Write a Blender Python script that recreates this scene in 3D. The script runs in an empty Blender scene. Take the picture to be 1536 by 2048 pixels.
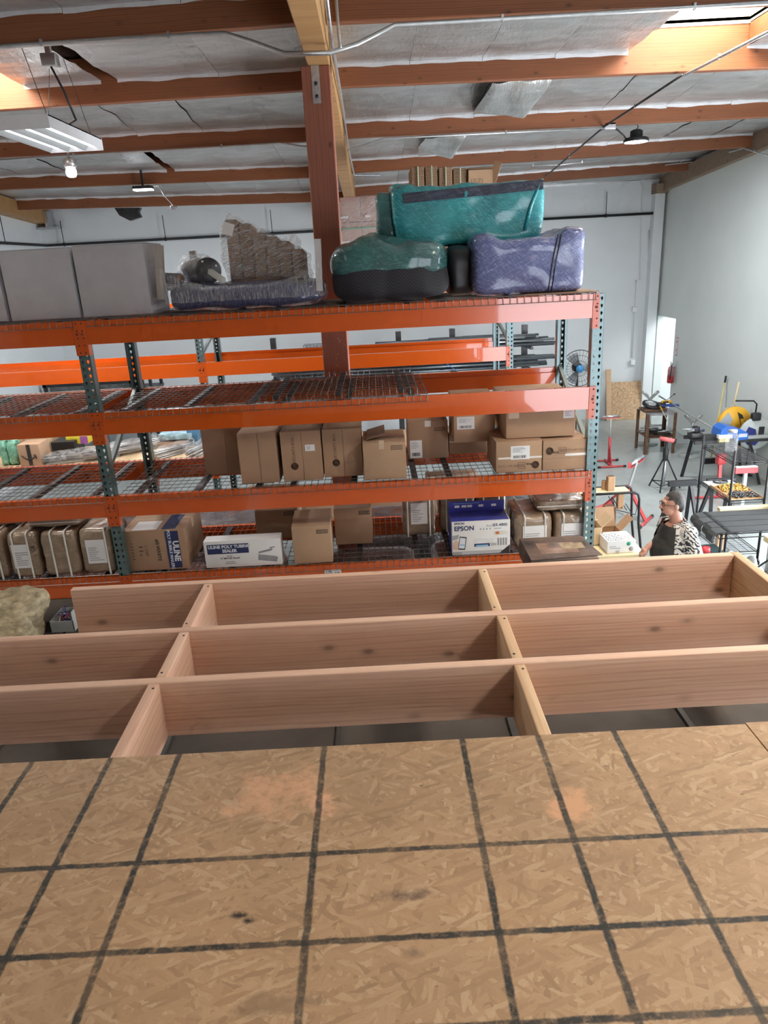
import bpy, bmesh, math, random
from mathutils import Vector, Matrix, Euler, noise
random.seed(11)
sc = bpy.context.scene
COL = sc.collection

# ---------------------------------------------------------------- camera
H = 3.96                                   # camera height above the warehouse floor
FPX = 1450.0                               # focal length in pixels of the 1536 x 2048 frame
PITCH = math.atan(500.6 / 1450.0)
ROLL = math.atan(223 / 4193.0)
cp, sp, cr, sr = math.cos(PITCH), math.sin(PITCH), math.cos(ROLL), math.sin(ROLL)
er, eu, ef = Vector((1, 0, 0)), Vector((0, sp, cp)), Vector((0, cp, -sp))
cx_, cy_ = er * cr - eu * sr, er * sr + eu * cr
cam = bpy.data.cameras.new('camera')
cam.sensor_fit = 'VERTICAL'; cam.sensor_height = 24.0; cam.lens = FPX / 2048 * 24.0
cam.clip_start = .05; cam.clip_end = 200
camo = bpy.data.objects.new('camera', cam); COL.objects.link(camo)
m4 = Matrix((cx_, cy_, -ef)).transposed().to_4x4(); m4.translation = (0, 0, H)
camo.matrix_world = m4
sc.camera = camo

# ---------------------------------------------------------------- world, daylight, exposure
w = bpy.data.worlds.new('sky'); sc.world = w; w.use_nodes = True
bg = w.node_tree.nodes['Background']; bg.inputs[0].default_value = (.72, .84, 1, 1); bg.inputs[1].default_value = 1.2
sc.view_settings.view_transform = 'Standard'; sc.view_settings.look = 'None'
sc.view_settings.gamma = 1.0; sc.view_settings.use_curve_mapping = False
sc.view_settings.exposure = 0.24
sc.cycles.max_bounces = 5; sc.cycles.diffuse_bounces = 3; sc.cycles.glossy_bounces = 2
sc.cycles.transparent_max_bounces = 6; sc.cycles.transmission_bounces = 2
sc.cycles.use_adaptive_sampling = True; sc.cycles.adaptive_threshold = .08; sc.cycles.adaptive_min_samples = 10
sc.cycles.caustics_reflective = False; sc.cycles.caustics_refractive = False
sc.cycles.sample_clamp_indirect = 4.0
sc.cycles.use_denoising = True
def area(name, loc, rot, sx, sy, power, col):
    l = bpy.data.lights.new(name, 'AREA'); l.shape = 'RECTANGLE'; l.size = sx; l.size_y = sy
    l.energy = power; l.color = col
    o = bpy.data.objects.new(name, l); COL.objects.link(o); o.location = loc; o.rotation_euler = rot
    return o
R = math.radians
DOOR_W, SIDE_W, SKY_W = 230, 640, 270
# daylight through the roll-up loading door in the front wall (behind the camera, beside the loft)
area('loading_door_daylight', (4.1, -4.9, 1.95), (R(-90), 0, R(180)), 3.0, 3.7, DOOR_W, (.86, .91, 1))
# added fill light at the right-hand wall, out of view, brightens the back
area('side_fill_light', (6.6, 7.0, 1.9), (0, R(90), 0), 3.5, 4.0, SIDE_W, (.88, .93, 1))
# daylight through the roof skylights (x, y, factor); loft ones unseen, added to light the deck
SKYLIGHTS = [(3.41, 7.52, .55), (-4.13, 7.52, .75), (3.41, 2.7, 1.0), (-4.13, 2.7, .2), (3.41, -2.1, 1.0), (-4.13, -2.1, .2)]
for x, y, k in SKYLIGHTS:
    area('skylight_daylight', (x, y, H + 2.5), (0, 0, 0), 1.16, 1.9, SKY_W * k, (1, .95, .86))
# area lamp added in the side room to brighten it behind the doorway
area('side_room_lamp', (7.9, 16.2, 2.9), (0, 0, 0), 1.4, 1.6, 70, (.95, .98, 1))

# ---------------------------------------------------------------- photograph geometry helpers
def ray(x, y):
    u, v = x - 768, y - 1024
    r = u * cr - v * sr; up = -u * sr - v * cr
    return Vector((r, FPX * cp + up * sp, up * cp - FPX * sp))
def W(x, y, Y):
    d = ray(x, y); d = d * (Y / d.y); return Vector((d.x, d.y, d.z + H))
def WZ(x, y, z):
    d = ray(x, y); d = d * ((z - H) / d.z); return Vector((d.x, d.y, z))
def WX(x, y, X):
    d = ray(x, y); d = d * (X / d.x); return Vector((d.x, d.y, d.z + H))
def fx(x, y, Y): return W(x, y, Y).x
def fz(x, y, Y): return W(x, y, Y).z

# ---------------------------------------------------------------- mesh builder
class MB:
    def __init__(s): s.v = []; s.f = []; s.mi = []; s.sm = []
    def add(s, vs, fs, mi=0, sm=False):
        b = len(s.v); s.v += [tuple(p) for p in vs]
        for f in fs: s.f.append([i + b for i in f]); s.mi.append(mi); s.sm.append(sm)
        return s
    def box(s, x0, x1, y0, y1, z0, z1, mi=0):
        v = [(x0,y0,z0),(x1,y0,z0),(x1,y1,z0),(x0,y1,z0),(x0,y0,z1),(x1,y0,z1),(x1,y1,z1),(x0,y1,z1)]
        return s.add(v, [(0,3,2,1),(4,5,6,7),(0,1,5,4),(1,2,6,5),(2,3,7,6),(3,0,4,7)], mi)
    def obox(s, c, size, rot=(0,0,0), mi=0):
        m = Euler(rot).to_matrix(); a, b, d = [q / 2 for q in size]
        v = [Vector(c) + m @ Vector(p) for p in ((-a,-b,-d),(a,-b,-d),(a,b,-d),(-a,b,-d),(-a,-b,d),(a,-b,d),(a,b,d),(-a,b,d))]
        return s.add(v, [(0,3,2,1),(4,5,6,7),(0,1,5,4),(1,2,6,5),(2,3,7,6),(3,0,4,7)], mi)
    def bar(s, p0, p1, wd, th, mi=0, up=(0,0,1)):
        p0, p1 = Vector(p0), Vector(p1); d = (p1 - p0).normalized(); u = Vector(up)
        if abs(d.dot(u)) > .98: u = Vector((0, 1, 0))
        a = d.cross(u).normalized() * wd / 2; b = a.cross(d).normalized() * th / 2
        v = [p0-a-b, p0+a-b, p0+a+b, p0-a+b, p1-a-b, p1+a-b, p1+a+b, p1-a+b]
        return s.add(v, [(0,1,2,3),(7,6,5,4),(0,4,5,1),(1,5,6,2),(2,6,7,3),(3,7,4,0)], mi)
    def rbox(s, x0, x1, y0, y1, z0, z1, r=.01, seg=2, mi=0):
        bm = bmesh.new(); bmesh.ops.create_cube(bm, size=1)
        for q in bm.verts: q.co = ((x0+x1)/2 + q.co.x*(x1-x0), (y0+y1)/2 + q.co.y*(y1-y0), (z0+z1)/2 + q.co.z*(z1-z0))
        bmesh.ops.bevel(bm, geom=bm.edges[:], offset=r, segments=seg, profile=.5, affect='EDGES')
        bm.verts.index_update()
        s.add([q.co for q in bm.verts], [[q.index for q in f.verts] for f in bm.faces], mi, seg > 1); bm.free(); return s
    def tube(s, p0, p1, r, n=8, r2=None, mi=0):
        return s.path([p0, p1], r, n, r2=r2, mi=mi)
    def path(s, pts, r, n=6, r2=None, mi=0, closed=False):
        P = [Vector(p) for p in pts]; k = len(P); vs = []; fs = []
        prev = None
        for i, p in enumerate(P):
            if closed: d = (P[(i+1) % k] - P[i-1]).normalized()
            else: d = ((P[min(i+1, k-1)] - P[max(i-1, 0)])).normalized()
            if prev is None:
                u = Vector((0, 0, 1)) if abs(d.z) < .9 else Vector((1, 0, 0))
                a = d.cross(u).normalized()
            else:
                a = (prev - d * prev.dot(d)).normalized()
            prev = a; b = d.cross(a)
            rr = r if r2 is None else r + (r2 - r) * i / max(1, k - 1)
            if isinstance(r, (list, tuple)): rr = r[i]
            for j in range(n):
                t = 2 * math.pi * j / n; vs.append(p + (a * math.cos(t) + b * math.sin(t)) * rr)
        for i in range(k if closed else k - 1):
            for j in range(n):
                a0, a1 = i * n + j, i * n + (j + 1) % n; i2 = (i + 1) % k
                fs.append((a0, a1, i2 * n + (j + 1) % n, i2 * n + j))
        if not closed: fs += [tuple(range(n))[::-1], tuple((k - 1) * n + j for j in range(n))]
        return s.add(vs, fs, mi, n > 4)
    def prism(s, poly, axis, a, b, mi=0):
        n = len(poly)
        def P(u, v, t): return (t, u, v) if axis == 'x' else ((u, t, v) if axis == 'y' else (u, v, t))
        vs = [P(u, v, a) for u, v in poly] + [P(u, v, b) for u, v in poly]
        fs = [tuple(range(n))[::-1], tuple(range(n, 2*n))] + [(i, (i+1) % n, n + (i+1) % n, n + i) for i in range(n)]
        return s.add(vs, fs, mi)
    def lathe(s, prof, n=24, c=(0,0,0), rot=None, mi=0):
        m = Euler(rot).to_matrix() if rot else Matrix.Identity(3); c = Vector(c); vs = []; fs = []
        for r, z in prof:
            for j in range(n):
                t = 2*math.pi*j/n; vs.append(c + m @ Vector((r*math.cos(t), r*math.sin(t), z)))
        for i in range(len(prof) - 1):
            for j in range(n): fs.append((i*n+j, i*n+(j+1) % n, (i+1)*n+(j+1) % n, (i+1)*n+j))
        if prof[0][0] > 1e-6: fs.append(tuple(range(n))[::-1])
        if prof[-1][0] > 1e-6: fs.append(tuple((len(prof)-1)*n+j for j in range(n)))
        return s.add(vs, fs, mi, True)
    def grid(s, fn, nu, nv, mi=0, sm=True):
        vs = [fn(i/nu, j/nv) for j in range(nv+1) for i in range(nu+1)]
        fs = [(j*(nu+1)+i, j*(nu+1)+i+1, (j+1)*(nu+1)+i+1, (j+1)*(nu+1)+i) for j in range(nv) for i in range(nu)]
        return s.add(vs, fs, mi, sm)
    def blob(s, c, size, p=5, n=10, amp=.0, freq=6, seed=0, fn=None, mi=0):
        bm = bmesh.new(); bmesh.ops.create_cube(bm, size=2)
        bmesh.ops.subdivide_edges(bm, edges=bm.edges[:], cuts=n, use_grid_fill=True)
        sx, sy, sz = [q/2 for q in size]; c = Vector(c)
        for q in bm.verts:
            d = q.co; L = (abs(d.x)**p + abs(d.y)**p + abs(d.z)**p) ** (1/p); d = d / L
            pt = Vector((d.x*sx, d.y*sy, d.z*sz))
            if amp: pt += d.normalized() * noise.noise(pt*freq + Vector((seed*7.3, seed*3.1, seed))) * amp
            if fn: pt = Vector(fn(pt, d))
            q.co = c + pt
        bm.verts.index_update()
        s.add([q.co for q in bm.verts], [[q.index for q in f.verts] for f in bm.faces], mi, True); bm.free(); return s
    def mesh(s, name, mats):
        me = bpy.data.meshes.new(name); me.from_pydata(s.v, [], s.f)
        for m in (mats if isinstance(mats, (list, tuple)) else [mats]): me.materials.append(m)
        me.polygons.foreach_set('material_index', s.mi); me.polygons.foreach_set('use_smooth', s.sm); me.update()
        return me
    def build(s, name, mats, parent=None, loc=None, rot=None):
        o = bpy.data.objects.new(name, s.mesh(name, mats)); COL.objects.link(o)
        if loc: o.location = loc
        if rot: o.rotation_euler = rot
        if parent: o.parent = parent
        return o
def inst(me, name, parent=None, loc=(0,0,0), rot=None):
    o = bpy.data.objects.new(name, me); COL.objects.link(o); o.location = loc
    if rot: o.rotation_euler = rot
    if parent: o.parent = parent
    return o
def tag(o, label, cat=None, group=None, kind=None):
    o['label'] = label
    if cat: o['category'] = cat
    if group: o['group'] = group
    if kind: o['kind'] = kind
    return o
def T(name, label, cat, loc=(0,0,0), rz=0, group=None):
    o = bpy.data.objects.new(name, None); COL.objects.link(o); o.location = loc; o.rotation_euler = (0,0,rz)
    o.empty_display_size = .1
    return tag(o, label, cat, group)
def S(name, label, loc=(0,0,0)):
    o = bpy.data.objects.new(name, None); COL.objects.link(o); o.location = loc
    return tag(o, label, kind='structure')
def copy_tree(o, parent=None):
    c = o.copy(); COL.objects.link(c); c.parent = parent
    for ch in list(o.children): copy_tree(ch, c)
    return c

# ---------------------------------------------------------------- material helpers
def nt_new(name):
    m = bpy.data.materials.new(name); m.use_nodes = True
    return m, m.node_tree, m.node_tree.nodes['Principled BSDF']
def nd(nt, t, **k):
    n = nt.nodes.new(t)
    for a, b in k.items():
        if a.startswith('i_'): n.inputs[a[2:].replace('_', ' ')].default_value = b
        else: setattr(n, a, b)
    return n
def obj_co(nt, scale=(1,1,1), rot=(0,0,0), rnd=True):
    tc = nd(nt, 'ShaderNodeTexCoord'); mp = nd(nt, 'ShaderNodeMapping')
    mp.inputs['Scale'].default_value = scale
    if any(rot):
        m0 = nd(nt, 'ShaderNodeMapping'); m0.inputs['Rotation'].default_value = rot
        nt.links.new(tc.outputs['Object'], m0.inputs['Vector']); nt.links.new(m0.outputs[0], mp.inputs['Vector'])
    else: nt.links.new(tc.outputs['Object'], mp.inputs['Vector'])
    if rnd:
        oi = nd(nt, 'ShaderNodeObjectInfo'); mu = nd(nt, 'ShaderNodeMath', operation='MULTIPLY'); mu.inputs[1].default_value = 13.7
        nt.links.new(oi.outputs['Random'], mu.inputs[0])
        nt.links.new(mu.outputs[0], mp.inputs['Location'])
    return mp.outputs[0]
def noise_n(nt, co, scale=5, detail=4, rough=.55, dist=0):
    n = nd(nt, 'ShaderNodeTexNoise'); n.inputs['Scale'].default_value = scale; n.inputs['Detail'].default_value = detail
    n.inputs['Roughness'].default_value = rough; n.inputs['Distortion'].default_value = dist
    nt.links.new(co, n.inputs['Vector']); return n
def ramp(nt, fac, stops, interp='LINEAR'):
    r = nd(nt, 'ShaderNodeValToRGB'); r.color_ramp.interpolation = interp; e = r.color_ramp.elements
    while len(e) > 1: e.remove(e[-1])
    e[0].position = stops[0][0]; e[0].color = (*stops[0][1], 1)
    for p, c in stops[1:]:
        q = e.new(p); q.color = (*c, 1)
    nt.links.new(fac, r.inputs[0]); return r.outputs[0]
def mixc(nt, fac, a, b, mode='MIX'):
    m = nd(nt, 'ShaderNodeMix', data_type='RGBA', blend_type=mode)
    for s_, val in ((0, fac), (6, a), (7, b)):
        if isinstance(val, (int, float)): m.inputs[s_].default_value = val
        elif isinstance(val, (tuple, list)): m.inputs[s_].default_value = (*val[:3], 1)
        else: nt.links.new(val, m.inputs[s_])
    return m.outputs[2]
def bump_n(nt, b, h, strength=.3, dist=.01):
    n = nd(nt, 'ShaderNodeBump'); n.inputs['Strength'].default_value = strength; n.inputs['Distance'].default_value = dist
    nt.links.new(h, n.inputs['Height']); nt.links.new(n.outputs[0], b.inputs['Normal'])
def M(name, col, rough=.6, metal=0., var=.12, scale=6., stretch=(1,1,1), bump=0., bscale=40., coat=0., detail=4, col2=None, spec=.5, alpha=1.):
    m, nt, b = nt_new(name); co = obj_co(nt, stretch)
    n = noise_n(nt, co, scale, detail)
    lo = tuple(c*(1-var) for c in col); hi = col2 if col2 else tuple(min(1, c*(1+var)) for c in col)
    nt.links.new(ramp(nt, n.outputs[0], [(.3, lo), (.7, hi)]), b.inputs['Base Color'])
    b.inputs['Roughness'].default_value = rough; b.inputs['Metallic'].default_value = metal
    b.inputs['Coat Weight'].default_value = coat; b.inputs['Specular IOR Level'].default_value = spec; b.inputs['Alpha'].default_value = alpha
    if bump: bump_n(nt, b, noise_n(nt, co, bscale, 5).outputs[0], bump)
    return m
def LUMBER(name, light, mid, dark, rough=.65, knots=True):
    m, nt, b = nt_new(name)
    co = obj_co(nt, (.55, 5, 5)); n1 = noise_n(nt, co, 1.4, 3, .5, .6)
    wv = nd(nt, 'ShaderNodeTexWave', wave_type='BANDS', bands_direction='Z'); wv.inputs['Scale'].default_value = 1.9
    wv.inputs['Distortion'].default_value = 5.5; wv.inputs['Detail'].default_value = 3; wv.inputs['Detail Scale'].default_value = .8
    nt.links.new(co, wv.inputs['Vector'])
    fine = noise_n(nt, obj_co(nt, (1.5, 60, 60)), 2.2, 4)
    c = ramp(nt, n1.outputs[0], [(.28, mid), (.72, light)])
    c = mixc(nt, .38, c, ramp(nt, wv.outputs[0], [(.0, mid), (.45, light), (.8, light), (1, dark)]))
    c = mixc(nt, .35, c, ramp(nt, fine.outputs[0], [(.35, dark), (.6, light)]), 'OVERLAY')
    if knots:
        vo = nd(nt, 'ShaderNodeTexVoronoi'); vo.inputs['Scale'].default_value = 1.0
        nt.links.new(obj_co(nt, (6.5, 12, 12)), vo.inputs['Vector'])
        k = ramp(nt, vo.outputs['Distance'], [(.0, (1,1,1)), (.10, (.8,.8,.8)), (.17, (.25,.25,.25)), (.3, (0,0,0))])
        sp_c = nd(nt, 'ShaderNodeSeparateColor'); nt.links.new(vo.outputs['Color'], sp_c.inputs[0])
        pick = ramp(nt, sp_c.outputs[0], [(.70, (0,0,0)), (.74, (.85,.85,.85))])
        c = mixc(nt, mixc(nt, 1, k, pick, 'MULTIPLY'), c, tuple(q*.5 for q in dark))
    nt.links.new(c, b.inputs['Base Color']); b.inputs['Roughness'].default_value = rough
    bump_n(nt, b, fine.outputs[0], .12, .004)
    return m
def FILM(name, under, tint, rough=.2, streak=(6, 6, 90), streak_amt=.5, strength=.55, zig=False, rot=(0,.2,0), blot=.6):
    """packing film stretched tight over cloth or card: glossy, creased"""
    m, nt, b = nt_new(name)
    s1 = noise_n(nt, obj_co(nt, streak, rot), 1.6, 6, .65, .4)
    s2 = noise_n(nt, obj_co(nt, (streak[0]*1.7, streak[1]*1.7, streak[2]*.6), (.3, -.75, .3)), 1.6, 6, .65, .5)
    big = noise_n(nt, obj_co(nt), 2.6, 3)
    c = mixc(nt, ramp(nt, big.outputs[0], [(.3, (.5-blot/2,)*3), (.7, (.5+blot/2,)*3)]), under, tint)
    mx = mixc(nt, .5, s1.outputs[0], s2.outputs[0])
    hl = ramp(nt, mx, [(.50, (0,0,0)), (.64, (1,1,1))])  # crease highlights painted into the base colour as pale streaks
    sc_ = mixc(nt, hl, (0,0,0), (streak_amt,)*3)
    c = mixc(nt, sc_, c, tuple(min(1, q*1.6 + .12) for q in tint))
    nt.links.new(c, b.inputs['Base Color']); b.inputs['Roughness'].default_value = rough
    b.inputs['Coat Weight'].default_value = .6; b.inputs['Coat Roughness'].default_value = .12
    bump_n(nt, b, mx, strength, .03)
    return m
def CLEARFILM(name, col=(.85,.88,.9), alpha=.3, streak=(12, 12, 80), rot=(.1, .4, 0)):
    m, nt, b = nt_new(name)
    n = noise_n(nt, obj_co(nt, streak, rot), 1.5, 6, .62, .5)
    b.inputs['Base Color'].default_value = (*col, 1); b.inputs['Roughness'].default_value = .14
    a = ramp(nt, n.outputs[0], [(.42, (alpha*.45,)*3), (.62, (min(1, alpha*1.9),)*3)])
    nt.links.new(a, b.inputs['Alpha']); bump_n(nt, b, n.outputs[0], .6, .02)
    return m
def EMIT(name, col, s):
    m, nt, b = nt_new(name); b.inputs['Base Color'].default_value = (*col, 1)
    b.inputs['Emission Color'].default_value = (*col, 1); b.inputs['Emission Strength'].default_value = s
    return m

# ---------------------------------------------------------------- materials
m_wall = M('white_wall_paint', (.84, .88, .895), .75, var=.03, scale=1.2, bump=.05, bscale=60)
m_wall_r = M('grey_green_wall_paint', (.79, .84, .82), .8, var=.04, scale=.8, bump=.05, bscale=60)
def concrete():
    m, nt, b = nt_new('polished_concrete')
    co = obj_co(nt, rnd=False)
    c = ramp(nt, noise_n(nt, co, .55, 5).outputs[0], [(.3, (.32,.355,.34)), (.7, (.43,.46,.45))])
    c = mixc(nt, .35, c, ramp(nt, noise_n(nt, co, 5, 6, .7).outputs[0], [(.35, (.29,.32,.31)), (.65, (.47,.50,.49))]))
    st = ramp(nt, noise_n(nt, co, 1.7, 6, .7, 1.5).outputs[0], [(.30, (.72,.72,.70)), (.42, (1,1,1))])
    c = mixc(nt, 1.0, c, st, 'MULTIPLY')
    nt.links.new(c, b.inputs['Base Color']); b.inputs['Roughness'].default_value = .33
    bump_n(nt, b, noise_n(nt, co, 9, 5).outputs[0], .04)
    return m
m_floor = concrete()
m_lumber = LUMBER('pink_fir_framing_lumber', (.80, .57, .455), (.71, .48, .375), (.52, .32, .24))
m_lumber2 = LUMBER('pale_fir_framing_lumber', (.78, .59, .41), (.70, .49, .33), (.48, .30, .19))
m_purlin = LUMBER('dark_red_fir_roof_timber', (.37, .15, .062), (.27, .105, .043), (.14, .05, .02), .55)
m_glulam = LUMBER('yellow_brown_glulam', (.56, .36, .17), (.46, .28, .12), (.30, .17, .07), .55, False)
m_post = LUMBER('red_fir_post', (.44, .185, .115), (.36, .14, .088), (.19, .07, .045), .6)
m_roofdeck = M('dark_roof_plywood', (.10, .06, .04), .9, var=.3)
m_ledger = LUMBER('grey_brown_ledger_timber', (.44, .34, .26), (.34, .26, .19), (.2, .14, .1), .7)
def foil():
    m, nt, b = nt_new('white_foil_insulation_facing')
    co = obj_co(nt, (1.2, 5, 5)); n1 = noise_n(nt, co, 1.5, 5, .6, .8); n2 = noise_n(nt, obj_co(nt, (6, 2, 2)), 3, 5, .6, .5)
    big = noise_n(nt, obj_co(nt), .9, 3)
    c = ramp(nt, big.outputs[0], [(.3, (.44,.44,.425)), (.7, (.66,.66,.65))])
    c = mixc(nt, .35, c, ramp(nt, n1.outputs[0], [(.35, (.36,.36,.35)), (.65, (.80,.80,.80))]))
    nt.links.new(c, b.inputs['Base Color']); b.inputs['Metallic'].default_value = .7
    b.inputs['Roughness'].default_value = .34
    bump_n(nt, b, mixc(nt, .5, n1.outputs[0], n2.outputs[0]), .55, .05)
    return m
m_foil = foil()
m_foil_tape = M('bright_foil_flange', (.90, .90, .92), .3, .35, var=.08, scale=9, bump=.4, bscale=14)
m_cream = M('cream_painted_skylight_curb', (.82, .76, .60), .7, var=.1, scale=4)
m_acryl = M('frosted_skylight_dome', (.9, .9, .88), .4, var=.03)
m_galv = M('galvanized_steel', (.58, .60, .62), .38, .9, var=.18, scale=30)
m_conduit = M('steel_conduit', (.50, .50, .50), .38, .85, var=.12, scale=12)
m_black = M('matte_black_metal', (.022, .022, .024), .5, .2, var=.3)
m_blackpl = M('black_plastic', (.016, .016, .018), .4, 0, var=.3)
m_white = M('white_enamel', (.86, .87, .88), .4, 0, var=.03)
m_red = M('red_enamel', (.58, .05, .06), .35, .1, var=.12)
m_grey = M('grey_enamel', (.42, .45, .44), .4, .2, var=.08)

# ---------------------------------------------------------------- structure
XL_, XR_, YB_, YF_, ZR_ = -7.42, 6.70, 17.7, -5.0, H + 2.75
o = MB().box(XL_-.3, XR_+3.2, YF_-.3, YB_+.3, -.2, 0).build('floor', m_floor); tag(o, 'pale grey-green polished concrete warehouse floor', kind='structure')
# saw-cut joints of the slab, as shallow strips lying in the floor
o = MB().box(XL_-.2, XR_+3.4, YB_, YB_+.25, -.2, ZR_).build('wall_back', m_wall); tag(o, 'white painted back wall of the warehouse', kind='structure')
o = MB().box(XL_-.25, XL_, YF_-.25, YB_, -.2, ZR_).build('wall_left', m_wall); tag(o, 'white painted side wall behind the racking', kind='structure')
DY0, DY1, DZ = 16.5, 17.55, 2.43
o = MB().box(XR_, XR_+.18, YF_-.2, 5.0, -.2, ZR_).box(XR_, XR_+.18, 5.0, 9.0, 3.7, ZR_).box(XR_, XR_+.18, 9.0, DY0, -.2, ZR_).box(XR_, XR_+.18, DY0, DY1, DZ, ZR_).box(XR_, XR_+.18, DY1, YB_, -.2, ZR_).build('wall_right', m_wall_r)  # middle opening added for the out-of-view fill light
tag(o, 'grey-green side wall with an open doorway at its far end', kind='structure')
o = MB().box(XR_+2.3, XR_+2.5, 14, YB_, -.1, 3.2).box(XR_+.18, XR_+2.5, 13.9, 14.0, -.1, 3.2).box(XR_+.18, XR_+2.5, 13.9, YB_, 3.1, 3.2).build('wall_side_room', m_wall)
tag(o, 'bright white wall of the room beyond the doorway', kind='structure')
# front wall with the open roll-up loading door
D0, D1, DH = 2.55, 5.65, 3.8
o = MB().box(XL_, D0, YF_-.25, YF_, -.2, ZR_).box(D1, XR_, YF_-.25, YF_, -.2, ZR_).box(D0, D1, YF_-.25, YF_, DH, ZR_).build('wall_front', M('brown_grey_front_wall', (.20, .19, .18), .85))  # unseen wall, coloured dark to keep the beam reflections dark
tag(o, 'dark brown-grey wall with the open loading door behind the loft', kind='structure')
# pilaster in the far corner
o = MB().box(6.42, 6.64, YB_-.22, YB_, 0, H+1.25).build('trim_1', m_wall); tag(o, 'white pilaster in the far corner beside the doorway', kind='structure')

# roof purlins: (Y, (x0, y0, x1, y1) of the lower edge left of the girder, the same right of it)
PUR = [(6.35, (0, 95, 600, 50), (700, 46, 1536, 10)), (8.7, (0, 222, 600, 183), (700, 175, 1536, 138)),
       (11.0, (0, 316, 600, 285), (700, 277, 1536, 235)), (13.6, (0, 380, 600, 357), (700, 347, 1536, 292)),
       (16.2, (0, 421, 600, 405), (700, 394, 1420, 338))]
GX0, GX1 = -.42, -.24            # girder
PH = .42
edges = []                       # per purlin: Y, z at left wall, z at girder (left), z at girder (right), z at right wall
for Y, a, b in PUR:
    p, q = W(a[0], a[1], Y), W(a[2], a[3], Y); k = (q.z - p.z) / (q.x - p.x)
    zl, zg = p.z + k*(XL_ - p.x), p.z + k*(GX0 - p.x)
    p, q = W(b[0], b[1], Y), W(b[2], b[3], Y); k = (q.z - p.z) / (q.x - p.x)
    zg2, zr = p.z + k*(GX1 - p.x), p.z + k*(XR_ - p.x)
    edges.append((Y, zl, zg, zg2, zr))
for i, Y in enumerate((3.9, 1.5, -.9, -3.3)): edges.insert(0, (Y, H+1.66, H+1.71, H+1.71, H+1.67))
names = {6.35: 'nearest in view', 8.7: 'second in view', 11.0: 'third in view', 13.6: 'fourth in view', 16.2: 'fifth and farthest'}
for (Y, zl, zg, zg2, zr) in edges:
    for side, (xa, xb, za, zb) in (('long', (XL_, GX0, zl, zg)), ('short', (GX1, XR_, zg2, zr))):
        L = math.hypot(xb-xa, zb-za); o = MB().rbox(-L/2, L/2, -.05, .05, 0, PH, .006, 1).build('roof_beam', m_purlin)
        o.location = ((xa+xb)/2, Y, (za+zb)/2); o.rotation_euler = (0, -math.atan2(zb-za, xb-xa), 0)
        tag(o, 'dark red timber roof purlin, %s, %s of the post' % (names.get(Y, 'above the loft'), 'left' if side == 'long' else 'right'), kind='structure')
# girder: level up to the post, then falling toward the back wall
GZ = H + 1.50
o = MB().rbox(GX0, GX1, -5, 6.66, GZ, GZ+.62, .008, 1).build('roof_beam', m_glulam, loc=(0,0,0))
o = bpy.data.objects[o.name]; o.data = o.data; tag(o, 'yellow-brown glulam girder running overhead to the post', kind='structure')
mb = MB(); y0, y1, dz = 6.9, YB_, -.068*(YB_-6.9)
mb.add([(GX0+.02,y0,GZ),(GX1,y0,GZ),(GX1,y0,GZ+.62),(GX0+.02,y0,GZ+.62),(GX0+.02,y1,GZ+dz),(GX1,y1,GZ+dz),(GX1,y1,GZ+.62+dz),(GX0+.02,y1,GZ+.62+dz)],
       [(0,1,2,3),(7,6,5,4),(0,4,5,1),(1,5,6,2),(2,6,7,3),(3,7,4,0)])
tag(mb.build('roof_beam', m_glulam), 'pale glulam girder sloping from the post to the back wall', kind='structure')
# ledgers on the side walls, sloping with the roof
def ledger(x0, x1, lab):
    a, b = (8.0, H+1.78), (YB_, H+1.16)
    mb = MB(); h = .30
    v = [(x0,a[0],a[1]),(x1,a[0],a[1]),(x1,a[0],a[1]+h),(x0,a[0],a[1]+h),(x0,b[0],b[1]),(x1,b[0],b[1]),(x1,b[0],b[1]+h),(x0,b[0],b[1]+h)]
    mb.add(v, [(0,1,2,3),(7,6,5,4),(0,4,5,1),(1,5,6,2),(2,6,7,3),(3,7,4,0)])
    tag(mb.build('roof_beam', m_ledger if x0 > 0 else m_glulam), lab, kind='structure')
ledger(XR_-.14, XR_, 'grey-brown timber ledger sloping along the grey-green wall')
ledger(XL_, XL_+.28, 'pale timber ledger beam at the far end of the side wall')
# ledger bracket against the back wall
mb = MB().box(XL_+.28, XL_+.36, YB_-.35, YB_-.02, H+1.08, H+1.42).box(XL_, XL_+.5, YB_-.2, YB_-.02, H+1.06, H+1.10)
tag(mb.build('trim_2', m_galv), 'steel bracket holding the ledger beam to the back wall', kind='structure')
mb = MB().box(XR_-.3, XR_-.02, YB_-.3, YB_-.02, H+1.12, H+1.32)
tag(mb.build('trim_3', m_ledger), 'timber block under the ledger in the far corner', kind='structure')

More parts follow.
